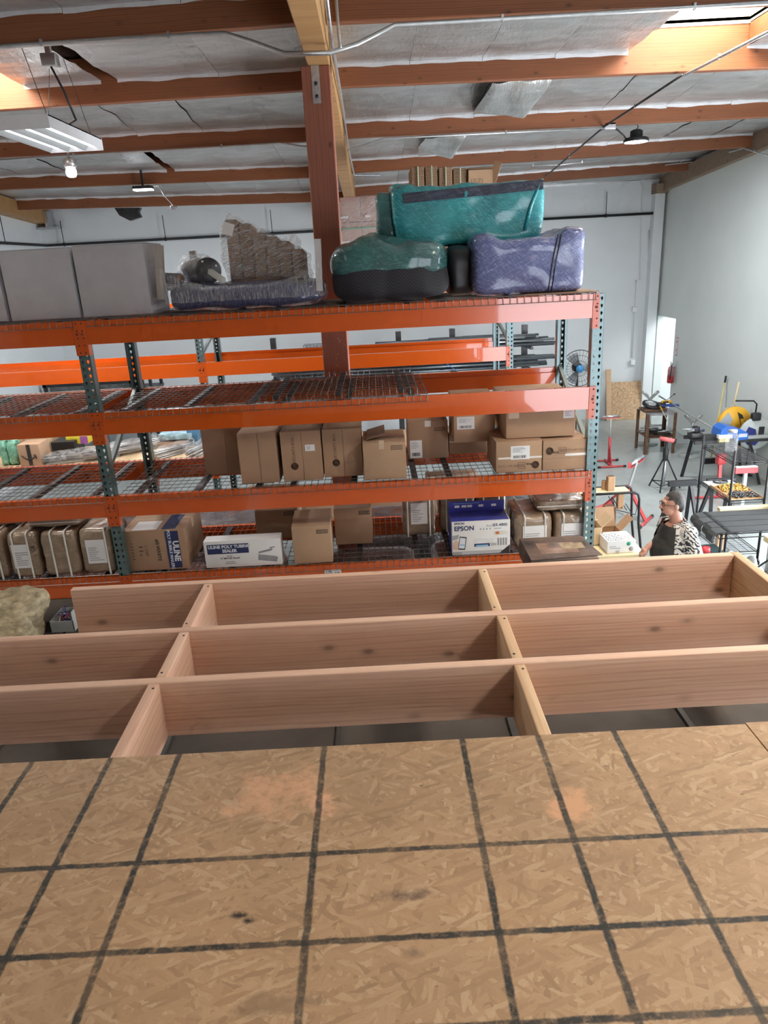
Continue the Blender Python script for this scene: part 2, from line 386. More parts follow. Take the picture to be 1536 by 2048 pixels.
# ceiling: foil-faced insulation in sheets between the purlins, roof deck above
ceil = S('ceiling', 'silvery white foil insulation sheets between the roof purlins')
def skyhole(x, y):
    return any(abs(x - sx) < .64 and abs(y - sy) < 1.0 for sx, sy, k in SKYLIGHTS)
rowsE = edges + [(YB_+.02, H+1.26, H+1.2, H+1.2, H+1.22)]
rng = random.Random(3)
GAPS = {(0, 6.35): [(-2.62, .17)], (0, 11.0): [(-3.3, .13)]}
def sheet(x0, x1, e0, e1, seed):
    Ya, Yb = e0[0]+.05, e1[0]-.05
    def zz(e, x):
        return (e[1] + (e[2]-e[1])*(x-XL_)/(GX0-XL_) if x < GX0 else e[3] + (e[4]-e[3])*(x-GX1)/(XR_-GX1)) + .21
    sag = rng.uniform(.015, .05); tw = rng.uniform(-.02, .02)
    def f(u, v):
        x = x0 + (x1-x0)*u; Y = Ya + (Yb-Ya)*v
        z = zz(e0, x)*(1-v) + zz(e1, x)*v
        s = math.sin(math.pi*v)
        z -= sag*s*(.5 + .5*math.sin(math.pi*u)) - .025*s
        z += .030*noise.noise(Vector((x*1.1, Y*3.4, seed*.1)))*s + .024*noise.noise(Vector((x*4, Y*9, 3)))*(s*.7+.3)
        z += tw*s*(u-.5)
        # creases gathering at the far edge
        z -= .016*max(0, v-.6)/.4*abs(math.sin(x*9 + noise.noise(Vector((x*2, 0, seed)))*4))*(1-v)*3
        return (x, Y, z)
    mb = MB().grid(f, 10, 16)
    # stapled flange on the face of the far purlin
    def g(u, v):
        x = x0 + (x1-x0)*u; z = zz(e1, x)
        return (x, Yb + .002 - .012*abs(noise.noise(Vector((x*7, v, seed))))*v - .004, z - .034*v*(1+.6*noise.noise(Vector((x*3.1, 1, seed)))))
    mb.grid(g, 10, 2, mi=1)
    mb.build('foil_sheet', [m_foil, m_foil_tape], ceil)
for i in range(len(rowsE)-1):
    e0, e1 = rowsE[i], rowsE[i+1]
    for lo, hi in ((XL_, GX0), (GX1, XR_)):
        x = lo; sd = 0
        holes = [(sx-.62, sx+.62) for sx, sy, k in SKYLIGHTS if e0[0] < sy < e1[0] and lo < sx < hi] + \
                [(gx-gw/2, gx+gw/2) for gx, gw in GAPS.get((0, e0[0]), []) if lo < gx < hi]
        segs = []; a = lo
        for h0, h1 in sorted(holes): segs.append((a, h0)); a = h1
        segs.append((a, hi))
        for a, b in segs:
            n = max(1, round((b-a)/.86))
            for k in range(n):
                sd += 1
                sheet(a+(b-a)*k/n, a+(b-a)*(k+1)/n - (.004 if k < n-1 else 0), e0, e1, sd + i*31)
# roof deck with skylight openings: strips between openings
mb = MB(); zt = H + 2.16
xs = sorted({XL_-.2, XR_+.2} | {v for sx, sy, k in SKYLIGHTS for v in (sx-.62, sx+.62)})
ys = sorted({YF_-.2, YB_+.2} | {v for sx, sy, k in SKYLIGHTS for v in (sy-1.12, sy+1.12)})
for i in range(len(xs)-1):
    for j in range(len(ys)-1):
        if not skyhole((xs[i]+xs[i+1])/2, (ys[j]+ys[j+1])/2): mb.box(xs[i], xs[i+1], ys[j], ys[j+1], zt, zt+.03)
mb.build('roof_deck', m_roofdeck, ceil)
for i, (sx, sy, k) in enumerate(SKYLIGHTS):
    sk = S('window_%d' % (i+1), 'rectangular roof skylight with cream curb and frosted dome %s' % ('over the purlin bay' if sy > 5 else 'over the loft, added out of view to light the deck'))
    mb = MB()
    for x0, x1, y0, y1 in ((sx-.68, sx-.62, sy-1.12, sy+1.12), (sx+.62, sx+.68, sy-1.12, sy+1.12), (sx-.62, sx+.62, sy-1.18, sy-1.12), (sx-.62, sx+.62, sy+1.12, sy+1.18)):
        mb.box(x0, x1, y0, y1, H+2.13, H+2.52)
    mb.build('curb', m_cream, sk)
    mb = MB()
    for s in (-1, 1): mb.box(sx+s*.6-.02, sx+s*.6+.02, sy-1.1, sy+1.1, H+2.42, H+2.46).box(sx-.6, sx+.6, sy+s*1.08-.02, sy+s*1.08+.02, H+2.42, H+2.46)
    mb.box(sx-.2, sx-.17, sy-1.1, sy+1.1, H+2.43, H+2.46)
    mb.build('burglar_bar', m_white, sk)
    MB().grid(lambda u, v: (sx-.68+1.36*u, sy-1.18+2.36*v, H+2.53+.18*math.sin(math.pi*u)*math.sin(math.pi*v)), 8, 8).build('dome', m_acryl, sk)
    # inner lining of the well
    MB().box(sx-.66, sx-.62, sy-1.1, sy+1.1, H+1.97, H+2.14).box(sx+.62, sx+.66, sy-1.1, sy+1.1, H+1.97, H+2.14).build('well_lining', m_purlin, sk)
# two loose corners of foil hanging below the ceiling
def droop(tl, tr, bl_, br, Y0, Y1, Y2_, lab):
    """sagging sack of foil: front top edge (at depth Y0), lowest edge (Y1), rear top edge (Y2_)"""
    A, B, C, D = W(*tl, Y0), W(*tr, Y0), W(*bl_, Y1), W(*br, Y1)
    def f(u, v):
        top = A.lerp(B, u); bot = C.lerp(D, u); back = Vector((top.x, Y2_, top.z - .02))
        n_ = .02*noise.noise(Vector((u*4, v*4, Y0)))
        if v < .5: t_ = v/.5; p = top.lerp(bot, t_**1.15); p.y -= .10*math.sin(math.pi*t_)
        else: p = bot.lerp(back, ((v-.5)/.5)**.9)
        e = min(u, 1-u)/.12
        if e < 1: p = p.lerp(Vector((p.x, p.y, top.z - .03)), (1-e)**2*.35*math.sin(math.pi*v))
        return p + Vector((n_, 0, n_))
    o = MB().grid(f, 20, 24).build('foil_flap', m_foil, ceil); o['label'] = lab
droop((985, 166), (1105, 158), (953, 224), (1058, 238), 9.1, 9.75, 10.8, 'loose foil sagging below the ceiling')
droop((852, 276), (932, 272), (836, 296), (908, 322), 11.5, 12.1, 13.2, 'smaller loose foil corner hanging down')

# ---------------------------------------------------------------- timber post
PX0, PX1, PY0, PY1 = -.475, -.245, 6.62, 6.85
px = T('timber_post', 'tall red-brown square timber post rising behind the rack', 'post', ((PX0+PX1)/2, (PY0+PY1)/2, 0))
ob = MB().rbox(-1.0*(GZ)/2, GZ/2, -.115, .115, -.115, .115, .006, 1).build('shaft', m_post, px); ob.rotation_euler = (0, R(90), 0); ob.location = (0, 0, GZ/2)
mb = MB().box(-.035, .03, -.122, -.114, GZ-.27, GZ+.02)
for z in (GZ-.13, GZ-.22): mb.lathe([(.014, 0), (.014, .012), (0, .014)], 8, (0, -.122, z), (R(90), 0, 0), mi=1)
mb.build('strap_plate', [m_galv, m_black], px)
mb = MB()
rr = random.Random(5)
for i in range(22): mb.lathe([(.004, 0), (0, .003)], 6, (rr.uniform(-.09, .09), -.115, rr.uniform(2.75, 3.35)), (R(90), 0, 0))
mb.build('nail_heads', m_galv, px)

# ---------------------------------------------------------------- loft platform
ZD = H - 1.28                    # top of the sheathing
ZJ = ZD - .018                   # top of the joists
JH = .212
def osb():
    m, nt, b = nt_new('oriented_strand_board')
    tc = nd(nt, 'ShaderNodeTexCoord')
    dn = noise_n(nt, tc.outputs['Object'], 30.0, 4, .7)
    base = None
    pal = [(.0, (.20,.115,.06)), (.10, (.31,.19,.105)), (.35, (.42,.27,.155)), (.7, (.50,.335,.20)), (.9, (.60,.43,.27)), (1, (.70,.53,.36))]
    for k, (ang, sc_) in enumerate(((10, 22), (100, 24), (-40, 26), (60, 28), (-75, 30), (30, 32), (-20, 34))):
        m0 = nd(nt, 'ShaderNodeMapping'); m0.inputs['Rotation'].default_value = (0, 0, R(ang)); mp = nd(nt, 'ShaderNodeMapping'); mp.inputs['Scale'].default_value = (sc_*.5, sc_*3.0, 1)
        mp.inputs['Location'].default_value = (k*3.1, k*1.7, 0)
        ad = nd(nt, 'ShaderNodeVectorMath', operation='ADD'); sc2 = nd(nt, 'ShaderNodeVectorMath', operation='SCALE'); sc2.inputs['Scale'].default_value = .016
        nt.links.new(dn.outputs['Color'], sc2.inputs[0]); nt.links.new(tc.outputs['Object'], ad.inputs[0]); nt.links.new(sc2.outputs[0], ad.inputs[1])
        nt.links.new(ad.outputs[0], m0.inputs['Vector']); nt.links.new(m0.outputs[0], mp.inputs['Vector'])
        vo = nd(nt, 'ShaderNodeTexVoronoi', voronoi_dimensions='2D'); vo.inputs['Scale'].default_value = 1; nt.links.new(mp.outputs[0], vo.inputs['Vector'])
        sep = nd(nt, 'ShaderNodeSeparateColor'); nt.links.new(vo.outputs['Color'], sep.inputs[0])
        col = ramp(nt, sep.outputs[0], pal)
        gr = noise_n(nt, mp.outputs[0], 3.0, 1)          # grain along each strand
        col = mixc(nt, .25, col, ramp(nt, gr.outputs[0], [(.3, (.3,.3,.3)), (.7, (.75,.75,.75))]), 'OVERLAY')
        if base is None: base = col
        else:
            msk = nd(nt, 'ShaderNodeMath', operation='GREATER_THAN'); msk.inputs[1].default_value = .66; nt.links.new(sep.outputs[1], msk.inputs[0])
            base = mixc(nt, msk.outputs[0], base, col)
    base = mixc(nt, .60, base, (.47, .305, .175))
    blot = noise_n(nt, tc.outputs['Object'], 1.6, 4)
    base = mixc(nt, .55, base, ramp(nt, blot.outputs[0], [(.3, (.38,.38,.38)), (.7, (.62,.60,.58))]), 'OVERLAY')
    # dark flecks
    vo = nd(nt, 'ShaderNodeTexVoronoi'); vo.inputs['Scale'].default_value = 9; mp = nd(nt, 'ShaderNodeMapping'); mp.inputs['Scale'].default_value = (1, 2.2, 1)
    nt.links.new(tc.outputs['Object'], mp.inputs[0]); nt.links.new(mp.outputs[0], vo.inputs['Vector'])
    fl = ramp(nt, vo.outputs['Distance'], [(.035, (1,1,1)), (.07, (0,0,0))])
    base = mixc(nt, mixc(nt, 1, fl, ramp(nt, noise_n(nt, tc.outputs['Object'], 4, 2).outputs[0], [(.5, (0,0,0)), (.6, (.8,.8,.8))]), 'MULTIPLY'), base, (.16, .09, .05))
    # knife-scraped pink sawdust patches and dark scuffs: (x, y, rx, ry, colour, amount)
    sx = nd(nt, 'ShaderNodeSeparateXYZ'); nt.links.new(tc.outputs['Object'], sx.inputs[0])
    nz = noise_n(nt, tc.outputs['Object'], 14, 5, .7)
    def spot(base, p, rx, ry, col, amt):
        vs = nd(nt, 'ShaderNodeVectorMath', operation='SUBTRACT'); vs.inputs[1].default_value = (p.x, p.y, 0); nt.links.new(tc.outputs['Object'], vs.inputs[0])
        vd = nd(nt, 'ShaderNodeVectorMath', operation='MULTIPLY'); vd.inputs[1].default_value = (1/rx, 1/ry, 0); nt.links.new(vs.outputs[0], vd.inputs[0])
        ln = nd(nt, 'ShaderNodeVectorMath', operation='LENGTH'); nt.links.new(vd.outputs[0], ln.inputs[0])
        ad = nd(nt, 'ShaderNodeMath', operation='ADD'); nt.links.new(ln.outputs['Value'], ad.inputs[0])
        mu = nd(nt, 'ShaderNodeMath', operation='MULTIPLY_ADD'); mu.inputs[1].default_value = 3.2; mu.inputs[2].default_value = -1.5
        nt.links.new(nz.outputs[0], mu.inputs[0]); nt.links.new(mu.outputs[0], ad.inputs[1])
        f = ramp(nt, ad.outputs[0], [(.35, (amt,)*3), (1, (0,0,0))])
        return mixc(nt, f, base, col)
    base = spot(base, WZ(560, 1590, ZD), .16, .11, (.78, .43, .26), .6)
    base = spot(base, WZ(632, 1605, ZD), .05, .05, (.80, .46, .29), .65)
    base = spot(base, WZ(1150, 1612, ZD), .10, .07, (.80, .44, .25), .75)
    base = spot(base, WZ(805, 1790, ZD), .06, .022, (.12, .075, .06), .8)
    base = spot(base, WZ(480, 1830, ZD), .028, .014, (.04, .025, .02), 1)
    base = spot(base, WZ(497, 1842, ZD), .024, .012, (.05, .03, .02), 1)
    base = spot(base, WZ(832, 1905, ZD), .03, .02, (.22, .15, .10), .7)
    base = spot(base, WZ(540, 2010, ZD), .1, .03, (.2, .13, .08), .5)
    # chalk-black layout lines printed on the sheet
    wob = noise_n(nt, tc.outputs['Object'], 22, 4, .7); brk = noise_n(nt, tc.outputs['Object'], 55, 4, .75); slow = noise_n(nt, tc.outputs['Object'], 5, 3)
    def stripes(base, ch, vals, hw, lo, hi):
        a = nd(nt, 'ShaderNodeMath', operation='MULTIPLY_ADD'); a.inputs[1].default_value = .010; nt.links.new(wob.outputs[0], a.inputs[0]); nt.links.new(sx.outputs[ch], a.inputs[2])
        mn = None
        for v in vals:
            sb = nd(nt, 'ShaderNodeMath', operation='SUBTRACT'); sb.inputs[1].default_value = v + .005; nt.links.new(a.outputs[0], sb.inputs[0])
            ab = nd(nt, 'ShaderNodeMath', operation='ABSOLUTE'); nt.links.new(sb.outputs[0], ab.inputs[0])
            if mn is None: mn = ab.outputs[0]
            else:
                q = nd(nt, 'ShaderNodeMath', operation='MINIMUM'); nt.links.new(mn, q.inputs[0]); nt.links.new(ab.outputs[0], q.inputs[1]); mn = q.outputs[0]
        r_ = nd(nt, 'ShaderNodeMapRange'); r_.inputs['From Min'].default_value = hw*.65; r_.inputs['From Max'].default_value = hw*1.15
        r_.inputs['To Min'].default_value = 1; r_.inputs['To Max'].default_value = 0; nt.links.new(mn, r_.inputs[0]); f = r_.outputs[0]
        dens = mixc(nt, .5, ramp(nt, brk.outputs[0], [(.34, (.25,.25,.25)), (.52, (1,1,1))]), ramp(nt, slow.outputs[0], [(.38, (.55,.55,.55)), (.55, (1,1,1))]))
        return mixc(nt, mixc(nt, 1, f, dens, 'MULTIPLY'), base, (.030, .030, .026))
    base = stripes(base, 0, XLINES, .0088, -1.6, 1.6)
    base = stripes(base, 1, YLINES, .0078, .2, 1.8)
    nt.links.new(base, b.inputs['Base Color']); b.inputs['Roughness'].default_value = .62
    bump_n(nt, b, mixc(nt, .7, nz.outputs[0], base), .14, .004)
    return m
XLINES = [WZ(40, 1560, ZD).x, WZ(118, 1715, ZD).x, WZ(300, 1660, ZD).x, WZ(628, 1707, ZD).x, WZ(955, 1640, ZD).x, WZ(1170, 1740, ZD).x, WZ(1345, 1690, ZD).x]
YLINES = [WZ(1400, 2028, ZD).y, (WZ(610, 1891, ZD).y + WZ(1400, 1838, ZD).y)/2, (WZ(625, 1707, ZD).y + WZ(1150, 1681, ZD).y)/2]
m_osb = osb()
loft = S('loft_platform', 'half-sheathed loft platform of fir joists and strand board')
YE = (WZ(300, 1512, ZD).y + WZ(1400, 1452, ZD).y)/2
XS = WZ(1500, 1458, ZD).x
o = MB().box(-1.66, XS-.002, .34, YE, ZD-.018, ZD).build('osb_panel', m_osb, loft); o['label'] = 'strand board sheet with black layout grid'
o = MB().box(XS+.002, 1.60, .34, YE+.006, ZD-.018, ZD).build('osb_panel', m_osb, loft)
o = MB().box(-1.66, 1.60, -1.6, .336, ZD-.018, ZD).build('osb_panel', m_osb, loft)
o = MB().box(-4.1, -1.664, .34, YE, ZD-.018, ZD).build('osb_panel', m_osb, loft)  # unseen deck panels here and below, added to block light on the left rack
o = MB().box(-4.1, -1.664, -1.6, .336, ZD-.018, ZD).build('osb_panel', m_osb, loft)
jy = [WZ(800, 1340, ZJ).y, WZ(740, 1243, ZJ).y, WZ(420, 1166, ZJ).y]
J = [(jy[2], WZ(133, 1188, ZJ).x, 1.53, m_lumber), (jy[1], -1.75, 1.53, m_lumber), (jy[0], -1.75, 1.53, m_lumber), (YE-.12, -1.66, 1.53, m_lumber), (1.1, -1.66, 1.53, m_lumber), (.4, -1.66, 1.53, m_lumber)]
for k, (y, x0, x1, m) in enumerate(J):
    L = x1-x0; o = MB().rbox(-L/2, L/2, -.019, .019, 0, JH, .004, 2).build('joist', m, loft, ((x0+x1)/2, y+.019, ZJ-JH), (0, 0, R((0, .1, .15, 0, 0, 0)[k])))
o = MB().rbox(-(jy[2]+1.74)/2, (jy[2]+1.74)/2, -.019, .019, 0, JH, .004, 2).build('rim_board', m_lumber2, loft, (1.549, (jy[2]-1.664)/2, ZJ-JH), (0, 0, R(90)))
bl = [((jy[1]+.038, jy[2]), (WZ(393, 1212, ZJ).x, WZ(980, 1180, ZJ).x)), ((jy[0]+.038, jy[1]), (WZ(343, 1312, ZJ).x, WZ(1018, 1270, ZJ).x)), ((YE-.08, jy[0]), (WZ(268, 1443, ZJ).x, WZ(1070, 1412, ZJ).x))]
for (ya, yb), xx in bl:
    for k, x in enumerate(xx):
        L = yb-ya; MB().rbox(-L/2, L/2, -.019, .019, 0, JH-.002, .004, 2).build('blocking', m_lumber2 if k else m_lumber, loft, (x, (ya+yb)/2, ZJ-JH), (0, 0, R(90)))
        nb = MB()
        for yy in (ya+.03, yb-.03): nb.lathe([(.0045, 0), (.0045, .0012), (0, .0014)], 8, (x + (.006 if yy > (ya+yb)/2 else -.006), yy, ZJ-.002))
        nb.build('nail_heads', m_black, loft)
# roof of the office room under the platform: dark dusty ceiling panels with steel tees between them
ZO = H - 1.90
of = S('office_roof', 'dark dusty panel roof of the office room under the loft')
m_tile = M('dark_dusty_panel', (.075, .062, .052), .9, var=.35, scale=2.5)
m_tee = M('dusty_steel_tee', (.06, .055, .05), .6, .3, var=.2)
sx_ = [WZ(683, 1405, ZO).x, WZ(1018, 1425, ZO).x, WZ(1372, 1440, ZO).x]; stp = (sx_[2]-sx_[0])/2
x = sx_[0] - 3*stp; xs = [x + i*stp for i in range(7)]
for i in range(6):
    for j in range(3):
        y0 = .2 + j*1.06; MB().box(xs[i]+.012, xs[i+1]-.012, y0+.006, y0+1.054, ZO-.02, ZO).build('ceiling_panel', m_tile, of)
for xa, xb in ((-3.4, -2.62), (-2.60, -1.86), (-1.84, -1.30)): MB().box(xa, xb, 3.39, 4.16, ZO-.02, ZO).build('ceiling_panel', m_tile, of)
mb = MB()
for xq in xs: mb.box(xq-.012, xq+.012, .2, 3.38, ZO-.02, ZO+.012)
mb.build('ceiling_tees', m_tee, of)
m_drywall = M('office_drywall', (.62, .6, .56), .85)
mb = MB().box(xs[0]-.02, xs[-1]+.02, 3.28, 3.38, 0, ZO-.02).box(xs[-1]-.08, xs[-1]+.02, .2, 3.28, 0, ZO-.02).box(xs[0]-.02, xs[0]+.08, .2, 3.28, 0, ZO-.02).box(xs[0]-.02, xs[-1]+.02, -1.7, .2, 0, ZO)
mb.box(-3.42, -1.28, 4.06, 4.16, 0, ZO-.02).box(-1.36, -1.28, 3.38, 4.06, 0, ZO-.02)
mb.build('office_wall', m_drywall, of)
# posts carrying the loft
for x in (-1.45, 1.45):
    for y in (.45, 2.75): MB().box(x-.045, x+.045, y-.045, y+.045, ZO+.0, ZJ-JH).build('loft_post', m_lumber2, loft)
# loose things lying on the office roof beside the joists
m_wool = M('yellow_brown_mineral_wool', (.44, .37, .24), .95, var=.4, scale=16, bump=1., bscale=50, stretch=(1, 1, 3))
ins = T('insulation_roll', 'tan mineral wool insulation bundle lying behind the joists', 'insulation', (-2.36, 3.74, ZO))
def wf(p, d): return (p.x, p.y, p.z + .02*noise.noise(p*14) + .012*noise.noise(p*40))
MB().blob((-.02, 0, .115), (.84, .5, .25), 2.8, 26, .05, 6, 2, wf).build('wool_batt', m_wool, ins)
MB().blob((.27, -.10, .08), (.26, .34, .2), 2.4, 18, .05, 7, 5, wf).build('torn_edge', m_wool, ins)
MB().blob((.22, -.56, .09), (.5, .5, .2), 2.6, 18, .05, 7, 9, wf).build('loose_batt', m_wool, ins)
cb = WZ(122, 1262, ZO)
wb = T('wire_tray', 'small grey tray of tangled coloured wires beside the insulation', 'tray', (-1.86, 3.80, ZO))
mb = MB().box(-.09, .09, -.12, .12, 0, .006).box(-.09, -.085, -.12, .12, .006, .09).box(.085, .09, -.12, .12, .006, .16).box(-.09, .09, -.12, -.115, .006, .09).box(-.09, .09, .115, .12, .006, .09)
mb.build('tray_body', m_grey, wb); wb.scale = (.75, .75, .75)
rr = random.Random(9)
for i, c in enumerate(((.05,.06,.35), (.6,.12,.1), (.7,.7,.7), (.02,.02,.02), (.5,.2,.3), (.05,.05,.4))):
    pts = [(rr.uniform(-.06,.06), rr.uniform(-.09,.09), .03 + .1*rr.random()) for _ in range(7)]
    MB().path(pts, .004, 5).build('wire', M('wire_%d' % i, c, .4), wb)

# ---------------------------------------------------------------- pallet racks
m_orange = M('orange_rack_enamel', (.64, .10, .008), .22, 0, var=.05, scale=2, coat=.8)
m_orange_d = M('orange_connector_enamel', (.56, .085, .008), .3, 0, var=.08, scale=10, coat=.3)
m_teal = M('grey_green_upright_enamel', (.115, .185, .19), .3, .35, var=.12, scale=8, coat=.3)
m_wire = M('galvanized_wire', (.24, .23, .225), .36, .85, var=.15, scale=40)
m_chan = M('dark_steel_channel', (.07, .068, .07), .45, .7, var=.25)
m_brace = M('grey_green_brace', (.15, .19, .19), .5, .1, var=.12)
m_leg0 = M('grey_pallet_wood', (.30, .24, .18), .8, var=.2)
UW, UD, PIT = .080, .075, .0508
def upright_mesh(height):
    mb = MB(); n = int(height / PIT)
    hw = UW/2
    tear = [(-.0065, .004), (-.0098, .012), (-.006, .0205), (0, .0225), (.006, .0205), (.0098, .012), (.0065, .004), (0, -.006)]
    # order matched with the outer ring below
    for i in range(n):
        z0 = i*PIT
        for s in (-1, 1):
            xa, xb = (-hw, 0) if s < 0 else (0, hw)
            xm, zm = (xa+xb)/2, z0 + PIT/2 - .008
            inner = [(xm+dx*.92, 0, zm+dz) for dx, dz in tear]
            outer = [(xa, 0, z0), (xa, 0, z0+PIT/2), (xa, 0, z0+PIT), (xm, 0, z0+PIT), (xb, 0, z0+PIT), (xb, 0, z0+PIT/2), (xb, 0, z0), (xm, 0, z0)]
            # same winding: left-bottom .. left .. top .. right .. bottom
            mb.add(outer + inner, [(k, (k+1) % 8, 8+(k+1) % 8, 8+k) for k in range(8)])
    zt = n*PIT
    mb.box(-hw, hw, 0, .003, zt, height)
    for s in (-1, 1):
        mb.box(s*hw-.0012, s*hw+.0012, 0, UD, 0, height)
        x0, x1 = (hw-.018, hw) if s > 0 else (-hw, -hw+.018)
        mb.box(x0, x1, UD-.002, UD, 0, height)
    mb.box(-hw-.02, hw+.02, -.02, UD+.02, 0, .008)
    return mb.mesh('upright', m_teal)
UH = 3.667
me_up = upright_mesh(UH)
BH = .165
def beam_section():
    return [(0, 0), (0, BH), (.040, BH), (.040, BH-.042), (.066, BH-.042), (.066, 0)]
def conn_mesh(side):
    """end plate of a beam: side=+1 covers the half of the upright to the right of the beam end"""
    mb = MB(); a, b = (0, .041) if side > 0 else (-.041, 0)
    mb.box(a, b, -.006, 0, -.075, BH+.004)
    e = (-.006, 0) if side > 0 else (0, .006)
    mb.box(e[0], e[1], -.006, .052, -.075, BH+.004)
    xm = (a+b)/2
    for z in (-.055, -.004, .047, .098, .149): mb.lathe([(.0062, 0), (.0062, .0014), (0, .0016)], 8, (xm + .004, -.006, z), (R(90), 0, 0), mi=1)
    mb.lathe([(.0105, 0), (.0105, .0012), (.0075, .0012), (.0075, 0)], 10, (xm-.002, -.006, .075), (R(90), 0, 0), mi=1)
    return mb.mesh('connector', [m_orange_d, M('dark_rivet_steel', (.12, .03, .02), .5, .3)])  # rivets and ring are dark red-brown
me_cl, me_cr = conn_mesh(1), conn_mesh(-1)
BEAMS = {}
def beam_mesh(L):
    k = round(L, 3)
    if k not in BEAMS: BEAMS[k] = MB().prism(beam_section(), 'x', 0, L).mesh('beam', m_orange)
    return BEAMS[k]
def rack(label, yf, depth, xs, levels, brace_z, loc_label=None):
    """xs: centres of the uprights; levels: {bay: [beam top z]}"""
    rk = T('pallet_rack', label, 'pallet rack', (0, yf, 0))
    for x in xs:
        u = inst(me_up, 'upright', rk, (x, 0, 0)); v = inst(me_up, 'upright', rk, (x, depth, 0), (0, 0, R(180)))
        for (y0, z0, y1, z1) in brace_z:
            MB().bar((x-.012, y0, z0), (x-.012, y1, z1), .03, .036).build('brace', m_brace, rk)
    for bay, tops in levels.items():
        xa, xb = xs[bay]+UW/2, xs[bay+1]-UW/2; L = xb-xa; me = beam_mesh(L)
        for zt in tops:
            b = inst(me, 'beam', rk, (xa, -.008, zt-BH))
            inst(me_cl, 'connector', b, (L, 0, 0)); inst(me_cr, 'connector', b, (0, 0, 0))
            b = inst(me, 'beam', rk, (xb, depth+.008, zt-BH), (0, 0, R(180)))
            inst(me_cl, 'connector', b, (L, 0, 0)); inst(me_cr, 'connector', b, (0, 0, 0))
    return rk
YR, RD = 5.35, 1.09
XU = [-5.83, -2.10, 1.612]
ZL = [H-.293, H-.953, H-1.603, H-2.270]
rack('orange and green pallet rack in front, four shelf levels, facing the loft', YR, RD, XU, {0: ZL, 1: ZL},
     [(.06, 2.52, RD-.05, 3.02), (.06, 1.2, RD-.05, .62), (.06, .35, RD-.05, .35)])
Y2, RD2 = 8.9, 1.07
ZL2 = [H-.385, H-1.045, H-2.255, H-3.2]
rack('orange and green pallet rack standing behind the front one', Y2, RD2, [-5.83, -2.11, 1.625], {0: ZL2, 1: ZL2},
     [(.06, 2.98, RD2-.05, 3.2), (.06, 1.2, RD2-.05, .62)])

# wire decks: waterfall lip over the beams, three dark channels beneath
DW, WS = 1.19, .0508
def deck_parts():
    mb = MB(); n = int(DW/WS); off = (DW-n*WS)/2; y0, y1 = -.022, RD+.022; r = .0025
    for i in range(n+1):
        x = off + i*WS; mb.path([(x, y0, -.045), (x, y0, 0), (x, y1, 0), (x, y1, -.045)], r, 4)
    k = 11
    for j in range(k+1):
        y = .012 + (RD-.024)*j/k; mb.path([(0, y, .0045), (DW, y, .0045)], r, 4)
    for y in (y0, y1): mb.path([(0, y, -.045), (DW, y, -.045)], r, 4)
    a = mb.mesh('wire_grid', m_wire)
    mb = MB(); mb.box(-.022, .022, .05, RD-.05, -.034, -.004)
    return a, mb.mesh('support_channel', m_chan)
me_grid, me_chan = deck_parts()
lv = ['top shelf', 'second shelf', 'third shelf', 'bottom shelf']; ps = ['end', 'middle', 'far end']
def deck(label, x, z, y=YR, rz=0, tilt=0):
    d = T('wire_deck', label, 'wire deck', (x, y, z), rz, 'wire decks on the front pallet rack'); d.rotation_euler = (tilt, 0, rz)
    inst(me_grid, 'wire_grid', d)
    for q in (.12, DW/2, DW-.12): inst(me_chan, 'support_channel', d, (q, 0, 0))
    return d
for li, z in enumerate(ZL):
    for bay in (0, 1):
        for k in range(3):
            if li == 1 and bay == 1 and k == 2: continue
            if bay == 0 and k == 0 and li != 3: continue      # outside the picture
            x = XU[bay] + UW/2 + .025 + k*(DW+.03)
            deck('wire mesh deck, %s of front rack, %s of %s bay' % (lv[li], ('left third', 'middle third', 'right third')[k], ('left', 'right')[bay]), x, z + .006)
xo = fx(515, 801, YR-.02)
deck('loose spare wire mesh deck lying on top of another on the second shelf', xo, ZL[1] + .056, YR+.012)

# film-wrapped pallet loads on the floor under the rack
m_loadfilm = FILM('black_film_over_cartons', (.018, .018, .02), (.05, .048, .05), .22, (8, 8, 60), .35, .5)
for i, (x, w, hh) in enumerate(((-1.45, 1.1, 1.50), (-.25, 1.1, 1.46), (.95, 1.15, 1.50), (-2.75, 1.1, 1.48), (-3.95, 1.1, 1.5), (-5.1, 1.1, 1.46))):
    t = T('pallet_load', 'dark film-wrapped pallet load under the front rack, %s' % ('left end of right bay', 'middle of right bay', 'right end of right bay', 'right end of left bay', 'middle of left bay', 'left end of left bay')[i], 'pallet load', (x, YR+.55, 0))
    for k in range(5): MB().box(-w/2, w/2, -.5+.21*k, -.5+.21*k+.14, .10, .125).build('deck_board', m_leg0, t)
    for k in range(3): MB().box(-w/2+.02+(w/2-.06)*k, -w/2+.1+(w/2-.06)*k, -.5, .48, 0, .10).build('stringer', m_leg0, t)
    MB().blob((0, 0, .125+(hh-.125)/2), (w, .96, hh-.125), 9, 12, .02, 6, i).build('wrapped_goods', m_loadfilm, t)

for i, (x, hh) in enumerate(((-1.75, 1.42), (.14, 1.30), (1.2, 1.42), (-2.95, 1.36))):  # loads added to darken the bright aisle floor seen through the decks
    t = T('pallet_load', 'added film-wrapped pallet load darkening the aisle between the racks, %s' % ('just left of the post', 'just right of the post', 'near the right end of the racks', 'farthest left')[i], 'pallet load', (x, 7.55, 0))
    for k in range(5): MB().box(-.5, .5, -.5+.21*k, -.5+.21*k+.14, .10, .125).build('deck_board', m_leg0, t)
    for k in range(3): MB().box(-.48+.44*k, -.40+.44*k, -.5, .48, 0, .10).build('stringer', m_leg0, t)
    MB().blob((0, 0, .125+(hh-.125)/2), (.98, .98, hh-.125), 9, 12, .02, 6, i+9).build('wrapped_goods', m_loadfilm, t)

